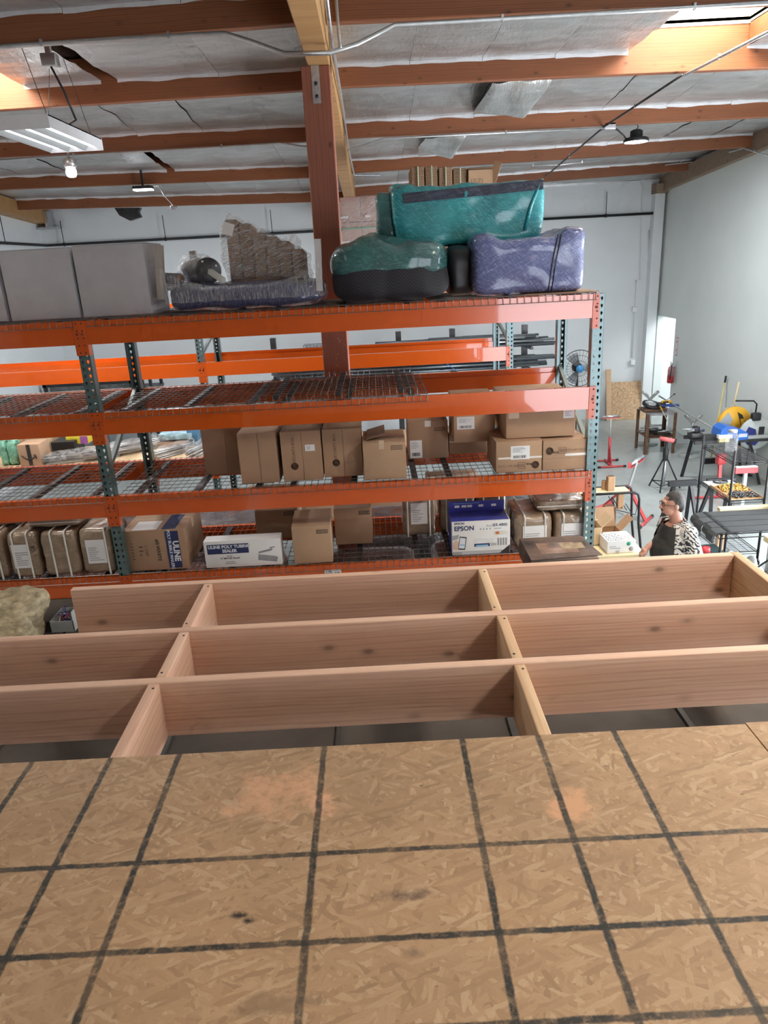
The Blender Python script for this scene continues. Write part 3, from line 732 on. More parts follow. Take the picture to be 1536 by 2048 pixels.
# ---------------------------------------------------------------- top shelf of the front rack
ZT = ZL[0] + .014
m_greybox = M('pale_grey_carton', (.50, .50, .53), .75, var=.07, scale=5, bump=.08)
def whitebox(label, xl, xr, yb, Yf, ytop, dep, xt):
    X0, X1 = fx(xl, yb, Yf), fx(xr, yb, Yf); h = fz(xt, ytop, Yf) - ZT
    t = T('packing_box', label, 'box', ((X0+X1)/2, Yf+dep/2, ZT), 0, 'pale grey boxes on the top shelf')
    w = (X1-X0)/2
    mb = MB().rbox(-w, w, -dep/2, dep/2, 0, h-.004, .006, 2); mb.build('box_body', m_greybox, t)
    for s in (-1, 1): MB().rbox(-w+.002, w-.002, *((-dep/2+.002, -.003) if s < 0 else (.003, dep/2-.002)), h-.004, h, .0015, 1).build('flap', m_greybox, t)
    return X0, X1
a = whitebox('pale grey box cut by the picture edge, first of the row', -110, 18, 650, 5.50, 500, .5, 0)
whitebox('pale grey packing box second in the row, with smudges near its top', 24, 163, 644, 5.50, 497, .5, 80)
whitebox('pale grey packing box beside the wrapped table', 167, 306, 634, 5.50, 487, .5, 230)

m_navyfilm = FILM('film_over_navy_blanket', (.022, .028, .075), (.06, .07, .17), .2, (110, 8, 5), .55, .6, rot=(0, 0, 0))
m_film = CLEARFILM('clear_stretch_film', (.86, .87, .87), .24)
m_film2 = CLEARFILM('hazy_stretch_film', (.80, .82, .84), .2, (110, 20, 10), (0, .1, 0))
m_kraft = M('kraft_cardboard', (.41, .265, .16), .8, var=.1, scale=3, bump=.06, bscale=20)
def kraft_stack():
    m, nt, b = nt_new('stacked_flat_cardboard_edges')
    co = obj_co(nt); wv = nd(nt, 'ShaderNodeTexWave', wave_type='BANDS', bands_direction='Z'); wv.inputs['Scale'].default_value = 26; wv.inputs['Distortion'].default_value = 1.2
    wv.inputs['Detail'].default_value = 2; wv.inputs['Detail Scale'].default_value = 1.5; nt.links.new(co, wv.inputs['Vector'])
    nt.links.new(ramp(nt, wv.outputs[0], [(.0, (.13,.075,.045)), (.5, (.36,.23,.14)), (1, (.46,.31,.19))]), b.inputs['Base Color'])
    b.inputs['Roughness'].default_value = .85; bump_n(nt, b, wv.outputs[0], .6, .006); return m
m_stack = kraft_stack()
# --- wrapped upside-down table
Yt = 5.46
tx0, tx1 = fx(330, 612, Yt), fx(646, 595, Yt); tw = tx1-tx0; tc_ = (tx0+tx1)/2
tb = T('wrapped_table', 'upside-down table wrapped in navy blanket and clear film, legs up', 'table', (tc_, Yt+.42, ZT))
def tf(p, d): return (p.x, p.y, p.z + .012*noise.noise(p*9))
MB().blob((0, 0, .095), (tw, .86, .19), 5, 22, .016, 7, 3, tf).build('table_top', m_navyfilm, tb)
m_leg = M('grey_weathered_wood_leg', (.40, .36, .33), .7, var=.15, stretch=(8, 8, 1))
m_alu = M('brushed_grey_leg', (.55, .55, .56), .5, .3, var=.1)
for px_, pt_, yy, wd in (((322, 590), (318, 490), -.36, .05), ((640, 585), (635, 478), -.36, .045), ((396, 548), (385, 502), .34, .05)):
    a = W(*px_, Yt+.42+yy); b_ = W(*pt_, Yt+.42+yy)
    MB().bar((a.x-tc_, yy, .10), (b_.x-tc_ + .0, yy, b_.z-ZT), wd, .055).build('table_leg', m_alu if px_[0] == 640 else m_leg, tb)
# film skirt drawn up to the legs at both ends
def skirt(u, v):
    x = -tw/2 - .005 + (tw+.01)*u; e = abs(2*u-1)**3
    return (x, -.458 + .012*noise.noise(Vector((u*14, v*3, 1))) + .03*(1-e)*v, .07 + (.10 + .15*e)*v + .008*noise.noise(Vector((u*20, v, 4))))
MB().grid(skirt, 40, 6).build('film_wrap', m_film2, tb)
# --- round steel base plate with square stub, lying on the table
dpos = W(418, 572, 5.62)
bp = T('table_base_plate', 'dark grey round steel base plate with square pale stub, tipped on edge', 'base plate', (dpos.x, 5.66, ZT+.19))
rr_ = .095
MB().lathe([(0, -.004), (rr_, -.004), (rr_, .004), (0, .004)], 32, (0, 0, rr_-.004), (R(72), 0, R(12))).build('plate', M('mottled_dark_steel', (.12, .12, .13), .5, .5, var=.4, scale=14), bp)
MB().bar((.015, -.02, .085), (.13, -.13, .015), .035, .035).build('stub', M('pale_green_white_tube', (.72, .76, .70), .5), bp)
mb = MB()
for a_ in (.4, 2.0, 3.6, 5.2): mb.lathe([(.008, 0), (.008, .002), (0, .0025)], 8, (.07*math.cos(a_), -.008 - .022*math.sin(a_), rr_ + .066*math.sin(a_)), (R(72), 0, R(12)))
mb.build('bolt_hole_caps', m_white, bp)
# --- bundle of flattened cartons under film, standing on the table
bx0, bx1 = fx(462, 575, 5.78), fx(612, 568, 5.78)
z0 = ZT+.19
bd = T('carton_bundle', 'slanted bundle of flattened brown cartons wrapped in clear film with white tag', 'cardboard bundle', ((bx0+bx1)/2, 5.98, z0))
w2 = (bx1-bx0)/2
tops = [.43, .40, .33, .30, .26, .20]; k = len(tops)
for i, h in enumerate(tops):
    xa = -w2 + 2*w2*i/k; xb = -w2 + 2*w2*(i+1)/k - .006
    o = MB(); hh = h*1.0
    o.rbox(xa, xb, -.17 + .012*(i % 2), .17, 0, hh, .006, 1); o.build('carton_pile', m_stack, bd, rot=(R(-4), 0, 0))
MB().box(-w2, w2, -.18, .17, -.0, .012).build('base_sheet', m_kraft, bd)
def wrapf(u, v):
    # closed tent of film around the bundle
    a = 2*math.pi*u; cx, cy = math.cos(a), math.sin(a)
    x = (w2+.03)*max(-1, min(1, cx*1.35)); y = .20*max(-1, min(1, cy*1.35))
    t = (x + w2)/(2*w2); t = max(0, min(1, t)); h = .49 - .25*t
    zz = h*v; inn = 1 - .25*max(0, v-.75)/.25
    n_ = noise.noise(Vector((u*9, v*4, 2)))*.02
    return (x*(1 if v < .75 else inn*.98+.02*1) + n_ - .03*(v)*(1 if x < 0 else .4), (y + n_)*inn, zz + .012*noise.noise(Vector((u*17, v*5, 8))))
MB().grid(wrapf, 48, 10).build('film_wrap', m_film, bd)
MB().blob((w2*.62, .02, .27), (.12, .10, .12), 2, 10, .03, 14, 4).build('film_knot', m_film2, bd)
pt = W(456, 458, 5.76)
MB().obox((pt.x-(bx0+bx1)/2, -.225, pt.z-z0), (.08, .002, .085), (R(-8), R(18), 0)).build('paper_tag', M('white_paper', (.82, .82, .8), .8, var=.04), bd)
# --- clear wrapped oddments behind the base plate
cw = T('wrapped_hardware', 'small clear plastic bundle of pale hardware behind the base plate', 'bundle', (fx(395, 560, 6.05), 6.06, z0))
MB().blob((0, 0, .085), (.26, .2, .17), 3, 12, .03, 11, 6).build('contents', M('pale_grey_hardware', (.55, .56, .56), .5, .2, var=.5, scale=18), cw)
MB().blob((0, 0, .1), (.30, .22, .21), 3.4, 14, .03, 9, 7).build('plastic_wrap', m_film, cw)
cw2 = T('wrapped_roll', 'brown and grey roll end in clear plastic beside the pale box', 'roll', (fx(345, 566, 5.78), 5.80, z0))
MB().tube((-.055, .05, .05), (.07, -.05, .04), .042, 14).tube((.068, -.048, .04), (.074, -.053, .04), .03, 14, mi=1).build('roll_core', [M('grey_wrap', (.3, .3, .31), .3, .2), m_kraft], cw2)

# --- round ottoman, quilted dark blanket below, green film above
def quilt(name, dark, line):
    m, nt, b = nt_new(name); co = obj_co(nt, rnd=False); sx = nd(nt, 'ShaderNodeSeparateXYZ'); nt.links.new(co, sx.inputs[0])
    at = nd(nt, 'ShaderNodeMath', operation='ARCTAN2'); nt.links.new(sx.outputs[1], at.inputs[0]); nt.links.new(sx.outputs[0], at.inputs[1])
    pp = nd(nt, 'ShaderNodeMath', operation='PINGPONG'); pp.inputs[1].default_value = .09; nt.links.new(at.outputs[0], pp.inputs[0])
    ma = nd(nt, 'ShaderNodeMath', operation='MULTIPLY_ADD'); ma.inputs[1].default_value = .5; nt.links.new(pp.outputs[0], ma.inputs[0]); nt.links.new(sx.outputs[2], ma.inputs[2])
    md = nd(nt, 'ShaderNodeMath', operation='MODULO'); md.inputs[1].default_value = .024; nt.links.new(ma.outputs[0], md.inputs[0])
    mr = nd(nt, 'ShaderNodeMapRange'); mr.inputs['From Max'].default_value = .024; nt.links.new(md.outputs[0], mr.inputs[0])
    f = ramp(nt, mr.outputs[0], [(.0, (1,1,1)), (.12, (0,0,0)), (.9, (0,0,0)), (1, (1,1,1))])
    c = mixc(nt, f, dark, line); nt.links.new(c, b.inputs['Base Color']); b.inputs['Roughness'].default_value = .85
    bump_n(nt, b, f, -.4, .006); return m
m_quilt = quilt('dark_quilted_moving_blanket', (.020, .020, .026), (.075, .075, .085))
ox0, ox1 = fx(668, 600, 5.72), fx(893, 590, 5.72); orad = (ox1-ox0)/2; ocx = (ox0+ox1)/2
ot = T('wrapped_ottoman', 'round ottoman in dark quilted blanket with green film around its top', 'ottoman', (ocx, 5.38+orad, ZT))
def pleat(p, d):
    a = math.atan2(p.y, p.x); k = 1 + .018*math.sin(a*9 + p.z*6) + .012*math.sin(a*17+1)
    return (p.x*k, p.y*k, p.z)
MB().blob((0, 0, .145), (2*orad, 2*orad, .29), 4.0, 20, .02, 6, 3, lambda p, d: pleat(p, d) if abs(d.z) < .95 else (p.x, p.y, p.z)).build('quilted_body', m_quilt, ot)
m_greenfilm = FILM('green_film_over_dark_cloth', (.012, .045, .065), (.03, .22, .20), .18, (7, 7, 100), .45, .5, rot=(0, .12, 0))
hz = fz(770, 484, 5.72) - ZT
def gtop(p, d):
    q = .03*noise.noise(p*5+Vector((2, 4, 1)))
    rise = .05*math.exp(-((p.x+.13)/.12)**2) if d.z > .3 else 0
    return (p.x*(1-.06*max(0, d.z)), p.y*(1-.06*max(0, d.z)), p.z + q*max(0, d.z) + rise)
MB().blob((0, 0, hz*.69), (2*orad+.004, 2*orad+.004, hz*.66), 4.2, 22, .015, 9, 8, gtop).build('green_film_top', m_greenfilm, ot)

# --- indigo wrapped chair block
Yp = 5.50
qx0, qx1 = fx(948, 590, Yp), fx(1172, 578, Yp); qh = fz(1150, 452, Yp)-ZT; qw = qx1-qx0
pu = T('wrapped_chair', 'indigo blanket chair block tightly wrapped in clear film, notched along its top', 'chair', ((qx0+qx1)/2, Yp+.34, ZT))
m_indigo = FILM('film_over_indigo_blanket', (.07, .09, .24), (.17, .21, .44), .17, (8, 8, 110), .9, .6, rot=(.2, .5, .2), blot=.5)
def notch(p, d):
    z = p.z
    if d.z > .2:
        t = p.x/qw; dip = .055*max(0, 1 - abs((t+.02)/.33)**4) + .012*(t < -.2)
        z -= dip*min(1, (d.z-.2)/.5)
    return (p.x, p.y, z + .01*noise.noise(p*8))
MB().blob((0, 0, qh/2), (qw, .68, qh), 11, 24, .016, 6, 5, notch).build('wrapped_body', m_indigo, pu)
mb = MB()
for t in (.16, .19): mb.path([(qw*t, -.345, qh*.03), (qw*(t+.035), -.348, qh*.5), (qw*(t+.08), -.342, qh*.9)], .004, 5)
mb.build('cord', m_blackpl, pu)
MB().blob((-qw/2-.06, .10, qh*.40), (.2, .5, qh*.8), 5, 14, .02, 6, 2).build('dark_side_cover', m_blackpl, pu)
ci = T('kraft_sheet', 'kraft cardboard sheet under the indigo wrapped block', 'cardboard', (qx1-.16, Yp+.3, ZT-.004))
MB().box(-.3, .24, -.36, .3, 0, .005).build('sheet', m_kraft, ci)
# --- big teal wrapped carton lying across the two
Yc = 5.95; zc = fz(930, 492, 5.95)
ex0, ex1 = fx(786, 480, Yc), fx(1092, 465, Yc); eh = fz(1000, 362, Yc)-zc; ew = ex1-ex0
te = T('wrapped_armchair', 'large bundle in shiny teal film lying on the ottoman and indigo block', 'bundle', ((ex0+ex1)/2, Yc+.28, zc))
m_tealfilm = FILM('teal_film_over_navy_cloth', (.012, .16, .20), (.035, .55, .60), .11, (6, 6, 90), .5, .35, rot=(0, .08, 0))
def teal(p, d):
    sc1 = 1 - .05*max(0, -d.z)
    return (p.x*sc1, p.y, p.z + .012*noise.noise(p*6) + (.02 if (p.x < -ew*.36 and d.z > .6) else 0))
MB().blob((0, 0, eh/2), (ew, .56, eh), 9, 24, .018, 5, 12, teal).build('wrapped_body', m_tealfilm, te)
MB().obox((.03, -.275, eh*.86), (ew*.9, .02, .07), (0, R(-2.5), 0)).build('bare_navy_band', FILM('glossy_navy_band', (.012, .016, .035), (.03, .05, .10), .2, (2, 3, 30), .5), te)
mb = MB().path([(ew*.47, -.27, eh*1.0), (ew*.40, -.285, eh*.6), (ew*.36, -.287, eh*.2)], .012, 6); mb.build('twisted_film_strand', m_tealfilm, te)
MB().blob((-ew/2+.08, .02, eh-.0), (.17, .4, .07), 4, 10, .015, 9, 3).build('corner_pad', m_tealfilm, te)
MB().blob((-ew/2-.04, .06, eh*.47), (.15, .48, eh*.98), 6, 14, .02, 7, 9).build('end_cushion', m_greenfilm, te)

# ---------------------------------------------------------------- cartons on the lower shelves
def CARD(name, c, v=.1):
    return M(name, c, .82, var=v, scale=2.5, bump=.05, bscale=18)
m_card = [CARD('brown_carton_a', (.40, .255, .165)), CARD('brown_carton_b', (.445, .29, .185)), CARD('brown_carton_c', (.36, .225, .145))]
m_card_top = CARD('light_kraft_carton', (.62, .46, .28))
m_tape = M('clear_packing_tape', (.60, .46, .33), .18, var=.06, coat=.5)
m_tapew = M('shiny_pale_tape', (.78, .75, .72), .15, var=.08, coat=.6)
m_ink = M('black_print', (.03, .026, .024), .7, var=.1)
m_inkb = M('faint_brown_print', (.17, .10, .07), .8, var=.1)
m_paper = M('white_label_paper', (.80, .81, .83), .75, var=.03)
m_navyink = M('navy_print', (.022, .035, .12), .6, var=.08)
m_bluew = M('pale_blue_white_print', (.72, .76, .84), .6, var=.03)
m_greyink = M('grey_print', (.33, .34, .36), .6, var=.08)
def text(parent, s, size, loc, mat, rot=(90, 0, 0), align='CENTER', name='lettering', bold=.0, sx=1.0):
    cu = bpy.data.curves.new('lettering', 'FONT'); cu.body = s; cu.size = size; cu.align_x = align; cu.align_y = 'CENTER'; cu.offset = bold
    cu.resolution_u = 3
    tmp = bpy.data.objects.new('tmp_text', cu); me = bpy.data.meshes.new_from_object(tmp)
    bpy.data.objects.remove(tmp); bpy.data.curves.remove(cu)
    me.materials.clear(); me.materials.append(mat)
    for p in me.polygons: p.material_index = 0
    o = bpy.data.objects.new(name, me); COL.objects.link(o); o.parent = parent; o.location = loc
    o.rotation_euler = tuple(R(a) for a in rot); o.scale = (sx, 1, 1); return o
def plate(parent, name, x, z, w, h, y, mat, t=.0012, rot=0):
    o = MB().box(-w/2, w/2, -t, 0, -h/2, h/2).build(name, mat, parent, (x, y, z), (0, rot, 0)); return o
def lines(parent, x, z, w, h, y, n, mat, seed=0, align='l', thick=.35):
    rr = random.Random(seed); mb = MB(); s = h/n
    for i in range(n):
        ww = w*rr.uniform(.45, 1); zc = z + h/2 - s*(i+.5)
        x0 = x - w/2 if align == 'l' else x - ww/2
        mb.box(x0, x0+ww, y-.0006, y, zc-s*thick/2, zc+s*thick/2)
    return mb.build('small_print', mat, parent)
def barcode(parent, x, z, w, h, y, seed=0):
    rr = random.Random(seed); mb = MB(); q = -w/2
    while q < w/2:
        a = w*rr.uniform(.015, .05); mb.box(x+q, x+min(w/2, q+a), y-.0006, y, z-h/2, z+h/2); q += a + w*rr.uniform(.015, .05)
    return mb.build('barcode', m_ink, parent)
def ship_label(p, x, z, w, h, y, seed):
    plate(p, 'shipping_label', x, z, w, h, y, m_paper)
    lines(p, x, z+h*.22, w*.8, h*.4, y-.0016, 6, m_greyink, seed); barcode(p, x-w*.02, z-h*.3, w*.7, h*.2, y-.0016, seed)
def stamp(p, x, z, w, h, y, mat=None):
    mat = mat or m_inkb; t = w*.05
    mb = MB().box(x-w/2, x+w/2, y-.0008, y, z+h/2-t, z+h/2).box(x-w/2, x+w/2, y-.0008, y, z-h/2, z-h/2+t).box(x-w/2, x-w/2+t, y-.0008, y, z-h/2, z+h/2).box(x+w/2-t, x+w/2, y-.0008, y, z-h/2, z+h/2)
    for i in range(7): mb.box(x-w*.38+i*w*.115, x-w*.33+i*w*.115, y-.0008, y, z-h*.28, z+h*.28)
    mb.build('printed_stamp', mat, p)
def seal(p, x, z, r, y, mat=None):
    mb = MB()
    for a, b in ((1, .86), (.72, .62)):
        mb.lathe([(r*b, 0), (r*b, .0008), (r*a, .0008), (r*a, 0)], 24, (x, y, z), (R(90), 0, 0))
    for i in range(3): mb.obox((x, y-.0004, z-.3*r+i*.3*r), (r*.9, .0008, r*.16), (0, R(20), 0))
    mb.build('round_seal', mat or m_inkb, p)
def carton(label, xl, xr, yb, yt, z0, dep, Yf=None, rz=0, mat=0, flaps='top', h=None, group=None, tape=True, name='carton', open_top=False):
    xc = (xl+xr)/2
    if Yf is None: Yf = max(5.37, min(6.15, WZ(xc, yb, z0).y))
    X0, X1 = fx(xl, yb, Yf), fx(xr, yb, Yf); w = (X1-X0)/2
    if h is None: h = fz(xc, yt, Yf) - z0
    t = T(name, label, 'box', ((X0+X1)/2, Yf+dep/2, z0), rz, group); m = m_card[mat] if isinstance(mat, int) else mat
    d = dep/2; th = .004
    if flaps == 'top':
        MB().rbox(-w, w, -d, d, 0, h-th, .004, 2).build('carton_body', m, t)
        for s in (-1, 1):
            y0, y1 = (-d+.001, -.002) if s < 0 else (.002, d-.001)
            MB().box(-w+.001, w-.001, y0, y1, h-th, h).build('flap', m, t)
        if tape: MB().box(-w-.001, w+.001, -.03, .03, h, h+.001).box(-w-.0012, -w, -.03, .03, h-.08, h).box(w, w+.0012, -.03, .03, h-.08, h).build('tape', m_tape, t)
    else:
        MB().rbox(-w, w, -d+th, d, 0, h, .004, 2).build('carton_body', m, t)
        s_ = .05*w
        for x0, x1 in ((-w+.001, s_-.002), (s_+.002, w-.001)): MB().box(x0, x1, -d, -d+th, .001, h-.001).build('flap', m, t)
    t['w'] = w; return t, w, d, h
Z3, Z4 = ZL[2]+.014, ZL[3]+.014
# third shelf
carton('tall brown carton standing back in shadow, first on the third shelf', 412, 500, 948, 800, Z3, .36, flaps='front', mat=2, h=.52)
t, w, d, h = carton('tall plain brown carton with centre seam next to the shadowed one', 484, 560, 966, 866, Z3, .40, flaps='front', mat=0)
t, w, d, h = carton('tall brown security box carton with a white sticker', 568, 647, 961, 862, Z3, .40, flaps='front', mat=0)
text(t, 'SIM SECURITY BOX', .030, (-w*.38, -d-.001, h*.56), m_inkb, (90, -90, 0), bold=.0004); seal(t, -w*.38, h*.30, .030, -d-.001)
plate(t, 'sticker', w*.45, h*.66, .075, .05, -d-.0005, m_paper); lines(t, w*.45, h*.66, .05, .03, -d-.002, 2, m_greyink, 4)
t, w, d, h = carton('tall brown security box carton without a sticker', 650, 727, 953, 857, Z3, .42, flaps='front', mat=1)
text(t, 'SIM SECURITY BOX', .030, (-w*.38, -d-.001, h*.58), m_inkb, (90, -90, 0), bold=.0004); seal(t, -w*.36, h*.30, .030, -d-.001)
t, w, d, h = carton('brown carton with lifted dark top flaps in the middle of the third shelf', 729, 814, 960, 884, Z3, .42, mat=1)
MB().obox((-.06, .02, h+.03), (w*.9, d*1.6, .004), (0, R(-14), 0)).build('raised_flap', m_card[2], t)
stamp(t, w*.58, h*.84, .085, .034, -d-.0005); plate(t, 'torn_tape', -.02, h*.93, .04, .07, -d-.0005, m_tape)
t, w, d, h = carton('brown carton with barcode label low on its front', 818, 897, 917, 842, Z3, .40, mat=0)
ship_label(t, -w*.62, h*.27, .10, .15, -d-.0005, 3); stamp(t, w*.58, h*.78, .085, .03, -d-.0005); plate(t, 'tape_tab', 0, h*.93, .05, .05, -d-.0005, m_tapew)
t, w, d, h = carton('squat brown carton under the one with a big white label', 899, 974, 912, 868, Z3, .36, Yf=6.02, mat=2)
MB().box(-w, w, -d-.001, -d, h*.62, h*.66).build('tape', m_tapew, t)
hb = h
t, w, d, h = carton('brown carton with big white label stacked on a squat one', 908, 990, 878, 790, Z3+hb+.002, .40, Yf=5.72, mat=1, h=fz(930, 780, 6.1)-Z3-hb)
ship_label(t, -w*.42, h*.44, .14, .10, -d-.0005, 8)
t, w, d, h = carton('brown carton printed upside down with white label beside the right upright', 992, 1083, 947, 882, Z3, .46, mat=1)
ship_label(t, .01, h*.63, .145, .105, -d-.0005, 12); MB().box(-w*.9, w, -d-.001, -d, h*.44, h*.50).build('tape', m_tapew, t)
text(t, '300164113-V2', .028, (-w*.45, -d-.001, h*.22), m_inkb, (90, 180, 0)); seal(t, w*.72, h*.22, .030, -d-.001)
stamp(t, w*.12, h*.22, .06, .05, -d-.0005); text(t, 'PCA', .022, (w*.44, -d-.001, h*.26), m_ink, (90, 180, 0), bold=.001)
hk = h
t, w, d, h = carton('brown carton with round seal and part number beside the right upright', 1085, 1173, 943, 880, Z3, .46, mat=1)
seal(t, -w*.70, h*.66, .030, -d-.001); text(t, 'PCA', .022, (-w*.42, -d-.001, h*.60), m_ink, bold=.001); stamp(t, -w*.12, h*.66, .06, .05, -d-.0005)
text(t, '300164113-V2', .028, (w*.5, -d-.001, h*.66), m_inkb); MB().box(.0, w, -d-.001, -d, h*.47, h*.55).build('tape', m_tapew, t)
MB().box(-w, w, -d-.0006, -d, h*.40, h*.405).build('crease', m_inkb, t)
t, w, d, h = carton('wide brown carton lying across two printed cartons', 1012, 1150, 874, 800, Z3+hk+.003, .62, Yf=5.44, mat=1, h=fz(1070, 770, 6.04)-Z3-hk)
plate(t, 'white_sticker', w*.80, h*.62, .085, .10, -d-.0005, m_paper); lines(t, w*.80, h*.62, .06, .07, -d-.002, 5, m_greyink, 7)
plate(t, 'tape_patch', -w*.78, h*.68, .08, .10, -d-.0005, m_tape)
# bottom shelf, right bay
t, w, d, h = carton('big brown mailer carton with navy lettered panel on the bottom shelf', 258, 381, 1149, 1060, Z4, .55, Yf=5.40, mat=0)
o = plate(t, 'navy_panel', w*.58, h*.50, w*.42, h*.92, -d-.0005, m_navyink)
text(t, 'ULINE', .064, (w*.665, -d-.002, h*.46), m_bluew, (90, 90, 0), bold=.0025); text(t, 'POLY BUBBLE MAILERS', .033, (w*.485, -d-.002, h*.5), m_bluew, (90, 90, 0), bold=.0008)
text(t, '#0 WHITE', .042, (w*.08, -d-.001, h*.5), m_ink, (90, 90, 0), bold=.0006)
text(t, 'S-7547', .034, (-w*.3, -d-.001, h*.5), m_inkb, (90, 90, 0)); lines(t, -w*.46, h*.5, .03, .1, -d-.001, 3, m_inkb, 2); lines(t, -w*.74, h*.5, .02, .16, -d-.001, 6, m_inkb, 5)
MB().box(-w*.7, w*.1, -d*.95, -d*.2, h+.001, h+.002).build('top_label', m_paper, t); MB().box(w*.25, w*.7, -d*.95, d*.3, h+.001, h+.002).build('top_panel', m_navyink, t)
t, w, d, h = carton('long white sealer box with navy title panel on the bottom shelf', 413, 566, 1136, 1080, Z4, .13, Yf=5.38, mat=m_paper, tape=False)
plate(t, 'title_panel', -w*.38, h*.70, w*1.08, h*.36, -d-.0005, m_navyink)
text(t, 'ULINE POLY TUBING\nSEALER', .036, (-w*.34, -d-.002, h*.70), m_bluew, bold=.0016)
text(t, 'H-161', .018, (-w*.35, -d-.001, h*.42), m_ink); text(t, '12" IMPULSE SEALER', .018, (-w*.35, -d-.001, h*.34), m_ink, bold=.0004); lines(t, -w*.35, h*.18, .12, .03, -d-.001, 2, m_greyink, 3, 'c')
m_prod = M('printed_grey_product', (.30, .31, .34), .5, var=.15, scale=20)
mb = MB().prism([(w*.38, h*.22), (w*.86, h*.12), (w*.9, h*.30), (w*.84, h*.34), (w*.40, h*.44)], 'y', -d-.0012, -d-.0004)
mb.prism([(w*.40, h*.46), (w*.76, h*.56), (w*.78, h*.64), (w*.42, h*.54)], 'y', -d-.0012, -d-.0004).prism([(w*.72, h*.64), (w*.84, h*.67), (w*.84, h*.71), (w*.70, h*.68)], 'y', -d-.0012, -d-.0004)
mb.build('sealer_picture', m_prod, t)
t, w, d, h = carton('brown carton in shadow behind the white sealer box', 516, 600, 1086, 1020, Z4, .36, Yf=5.98, mat=2)
stamp(t, w*.6, h*.86, .09, .035, -d-.0005, m_ink)
t, w, d, h = carton('brown carton in front with small stamp, right of the white sealer box', 588, 665, 1131, 1052, Z4, .42, mat=1, rz=R(2))
stamp(t, w*.55, h*.84, .09, .032, -d-.0005, m_ink)
t, w, d, h = carton('brown carton set back beside a bare stretch of deck on the bottom shelf', 672, 746, 1088, 1016, Z4, .40, mat=0)
stamp(t, w*.62, h*.86, .09, .032, -d-.0005, m_ink)
# printer box
t, w, d, h = carton('white and blue printer box on the bottom shelf', 905, 1020, 1113, 1042, Z4, .26, Yf=5.37, mat=m_paper, tape=False)
m_blue = M('royal_blue_print', (.035, .045, .33), .45, var=.1); m_lblue = M('light_blue_print', (.25, .48, .72), .5)
MB().box(-w-.001, w*.96, -d*.9, d, h, h+.0015).box(-w-.001, -w, -d*.6, d, 0, h).build('blue_lid', m_blue, t)
o = MB().box(-w, w*.97, d-.012, d-.004, h, h+.085).build('blue_back_flap', m_blue, t)
mb = MB()
for i, xq in enumerate((-.7, -.45, -.25, .15, .6)): mb.box(w*xq-.02, w*xq+.02, d-.0135, d-.0125, h+.035, h+.055)
mb.build('flap_icons', m_bluew, t); lines(t, -w*.35, h+.07, .22, .012, d-.0125, 1, m_lblue, 2)
text(t, 'EPSON', .052, (-w*.93, -d-.001, h*.80), m_navyink, align='LEFT', bold=.0016); lines(t, -w*.66, h*.735, .11, .006, -d-.001, 1, m_greyink, 1)
text(t, 'EPSON', .026, (-w*.92, -d-.001, h*.95), m_navyink, align='LEFT', bold=.0008)
text(t, 'EcoTank', .027, (w*.18, -d-.001, h*.85), m_greyink, align='LEFT'); text(t, 'ET-4800', .033, (w*.90, -d-.001, h*.86), m_navyink, align='RIGHT', bold=.0004)
mb = MB()
for i in range(4): mb.lathe([(.006, 0), (.006, .0008), (0, .0008)], 10, (w*(-.02+.11*i), -d, h*.76), (R(90), 0, 0))
mb.build('feature_dots', m_greyink, t); lines(t, w*.66, h*.76, .10, .012, -d-.001, 1, m_greyink, 4)
# printed picture of a printer, a phone and ink bottles
MB().box(-w*.28, w*.42, -d-.0008, -d, h*.22, h*.48).build('printer_picture', M('print_white', (.70, .72, .75), .5), t)
MB().box(-w*.24, w*.30, -d-.0014, -d-.0007, h*.24, h*.33).build('printer_slot_picture', m_navyink, t)
MB().box(-w*.18, w*.24, -d-.002, -d-.0013, h*.235, h*.29).build('paper_tray_picture', m_lblue, t)
mb = MB()
for i in range(4): mb.box(w*(.34+.05*i), w*(.37+.05*i), -d-.0014, -d-.0006, h*.25, h*.33)
for i in range(4): mb.box(w*(.56+.09*i), w*(.62+.09*i), -d-.0008, -d, h*.25, h*.47)
mb.build('ink_picture', m_greyink, t)
mb = MB()
for i, z in enumerate((.27, .31, .35, .39, .43)): mb.box(-w*.98, -w*.86+.0*i, -d-.0006, -d, h*z-.01, h*z+.01)
MB().prism([(-w*.80, h*.18), (-w*.56, h*.16), (-w*.50, h*.54), (-w*.74, h*.57)], 'y', -d-.0012, -d).build('phone_picture', m_ink, t)
MB().prism([(-w*.775, h*.22), (-w*.58, h*.20), (-w*.53, h*.51), (-w*.725, h*.54)], 'y', -d-.0018, -d-.0010).build('screen_picture', m_bluew, t)
MB().prism([(-w*.74, h*.30), (-w*.58, h*.29), (-w*.57, h*.33), (-w*.73, h*.34)], 'y', -d-.0024, -d-.0016).build('app_bar_picture', m_lblue, t)
MB().prism([(-w*.99, h*.20), (-w*.82, h*.16), (-w*.76, h*.40), (-w*.86, h*.46), (-w*.99, h*.38)], 'y', -d-.0008, -d).build('hand_picture', M('print_skin', (.62, .45, .38), .6), t)
MB().prism([(-w*.99, h*.60), (-w*.76, h*.62), (-w*.80, h*.50), (-w*.99, h*.46)], 'y', -d-.0007, -d).build('dark_sleeve_picture', m_greyink, t)
MB().box(-w*.99, w*.99, -d-.0007, -d, h*.01, h*.11).build('grey_footer', m_greyink, t); lines(t, 0, h*.06, w*1.5, h*.07, -d-.001, 2, m_bluew, 6, 'c')
MB().prism([(w*.62, h*.01), (w*.99, h*.01), (w*.99, h*.26)], 'y', -d-.0013, -d-.0006).build('dark_corner', m_ink, t)
mb = MB()
for i, c in enumerate((0,)): mb.box(w*.44, w*.92, -d-.0006, -d, h*.57, h*.68)
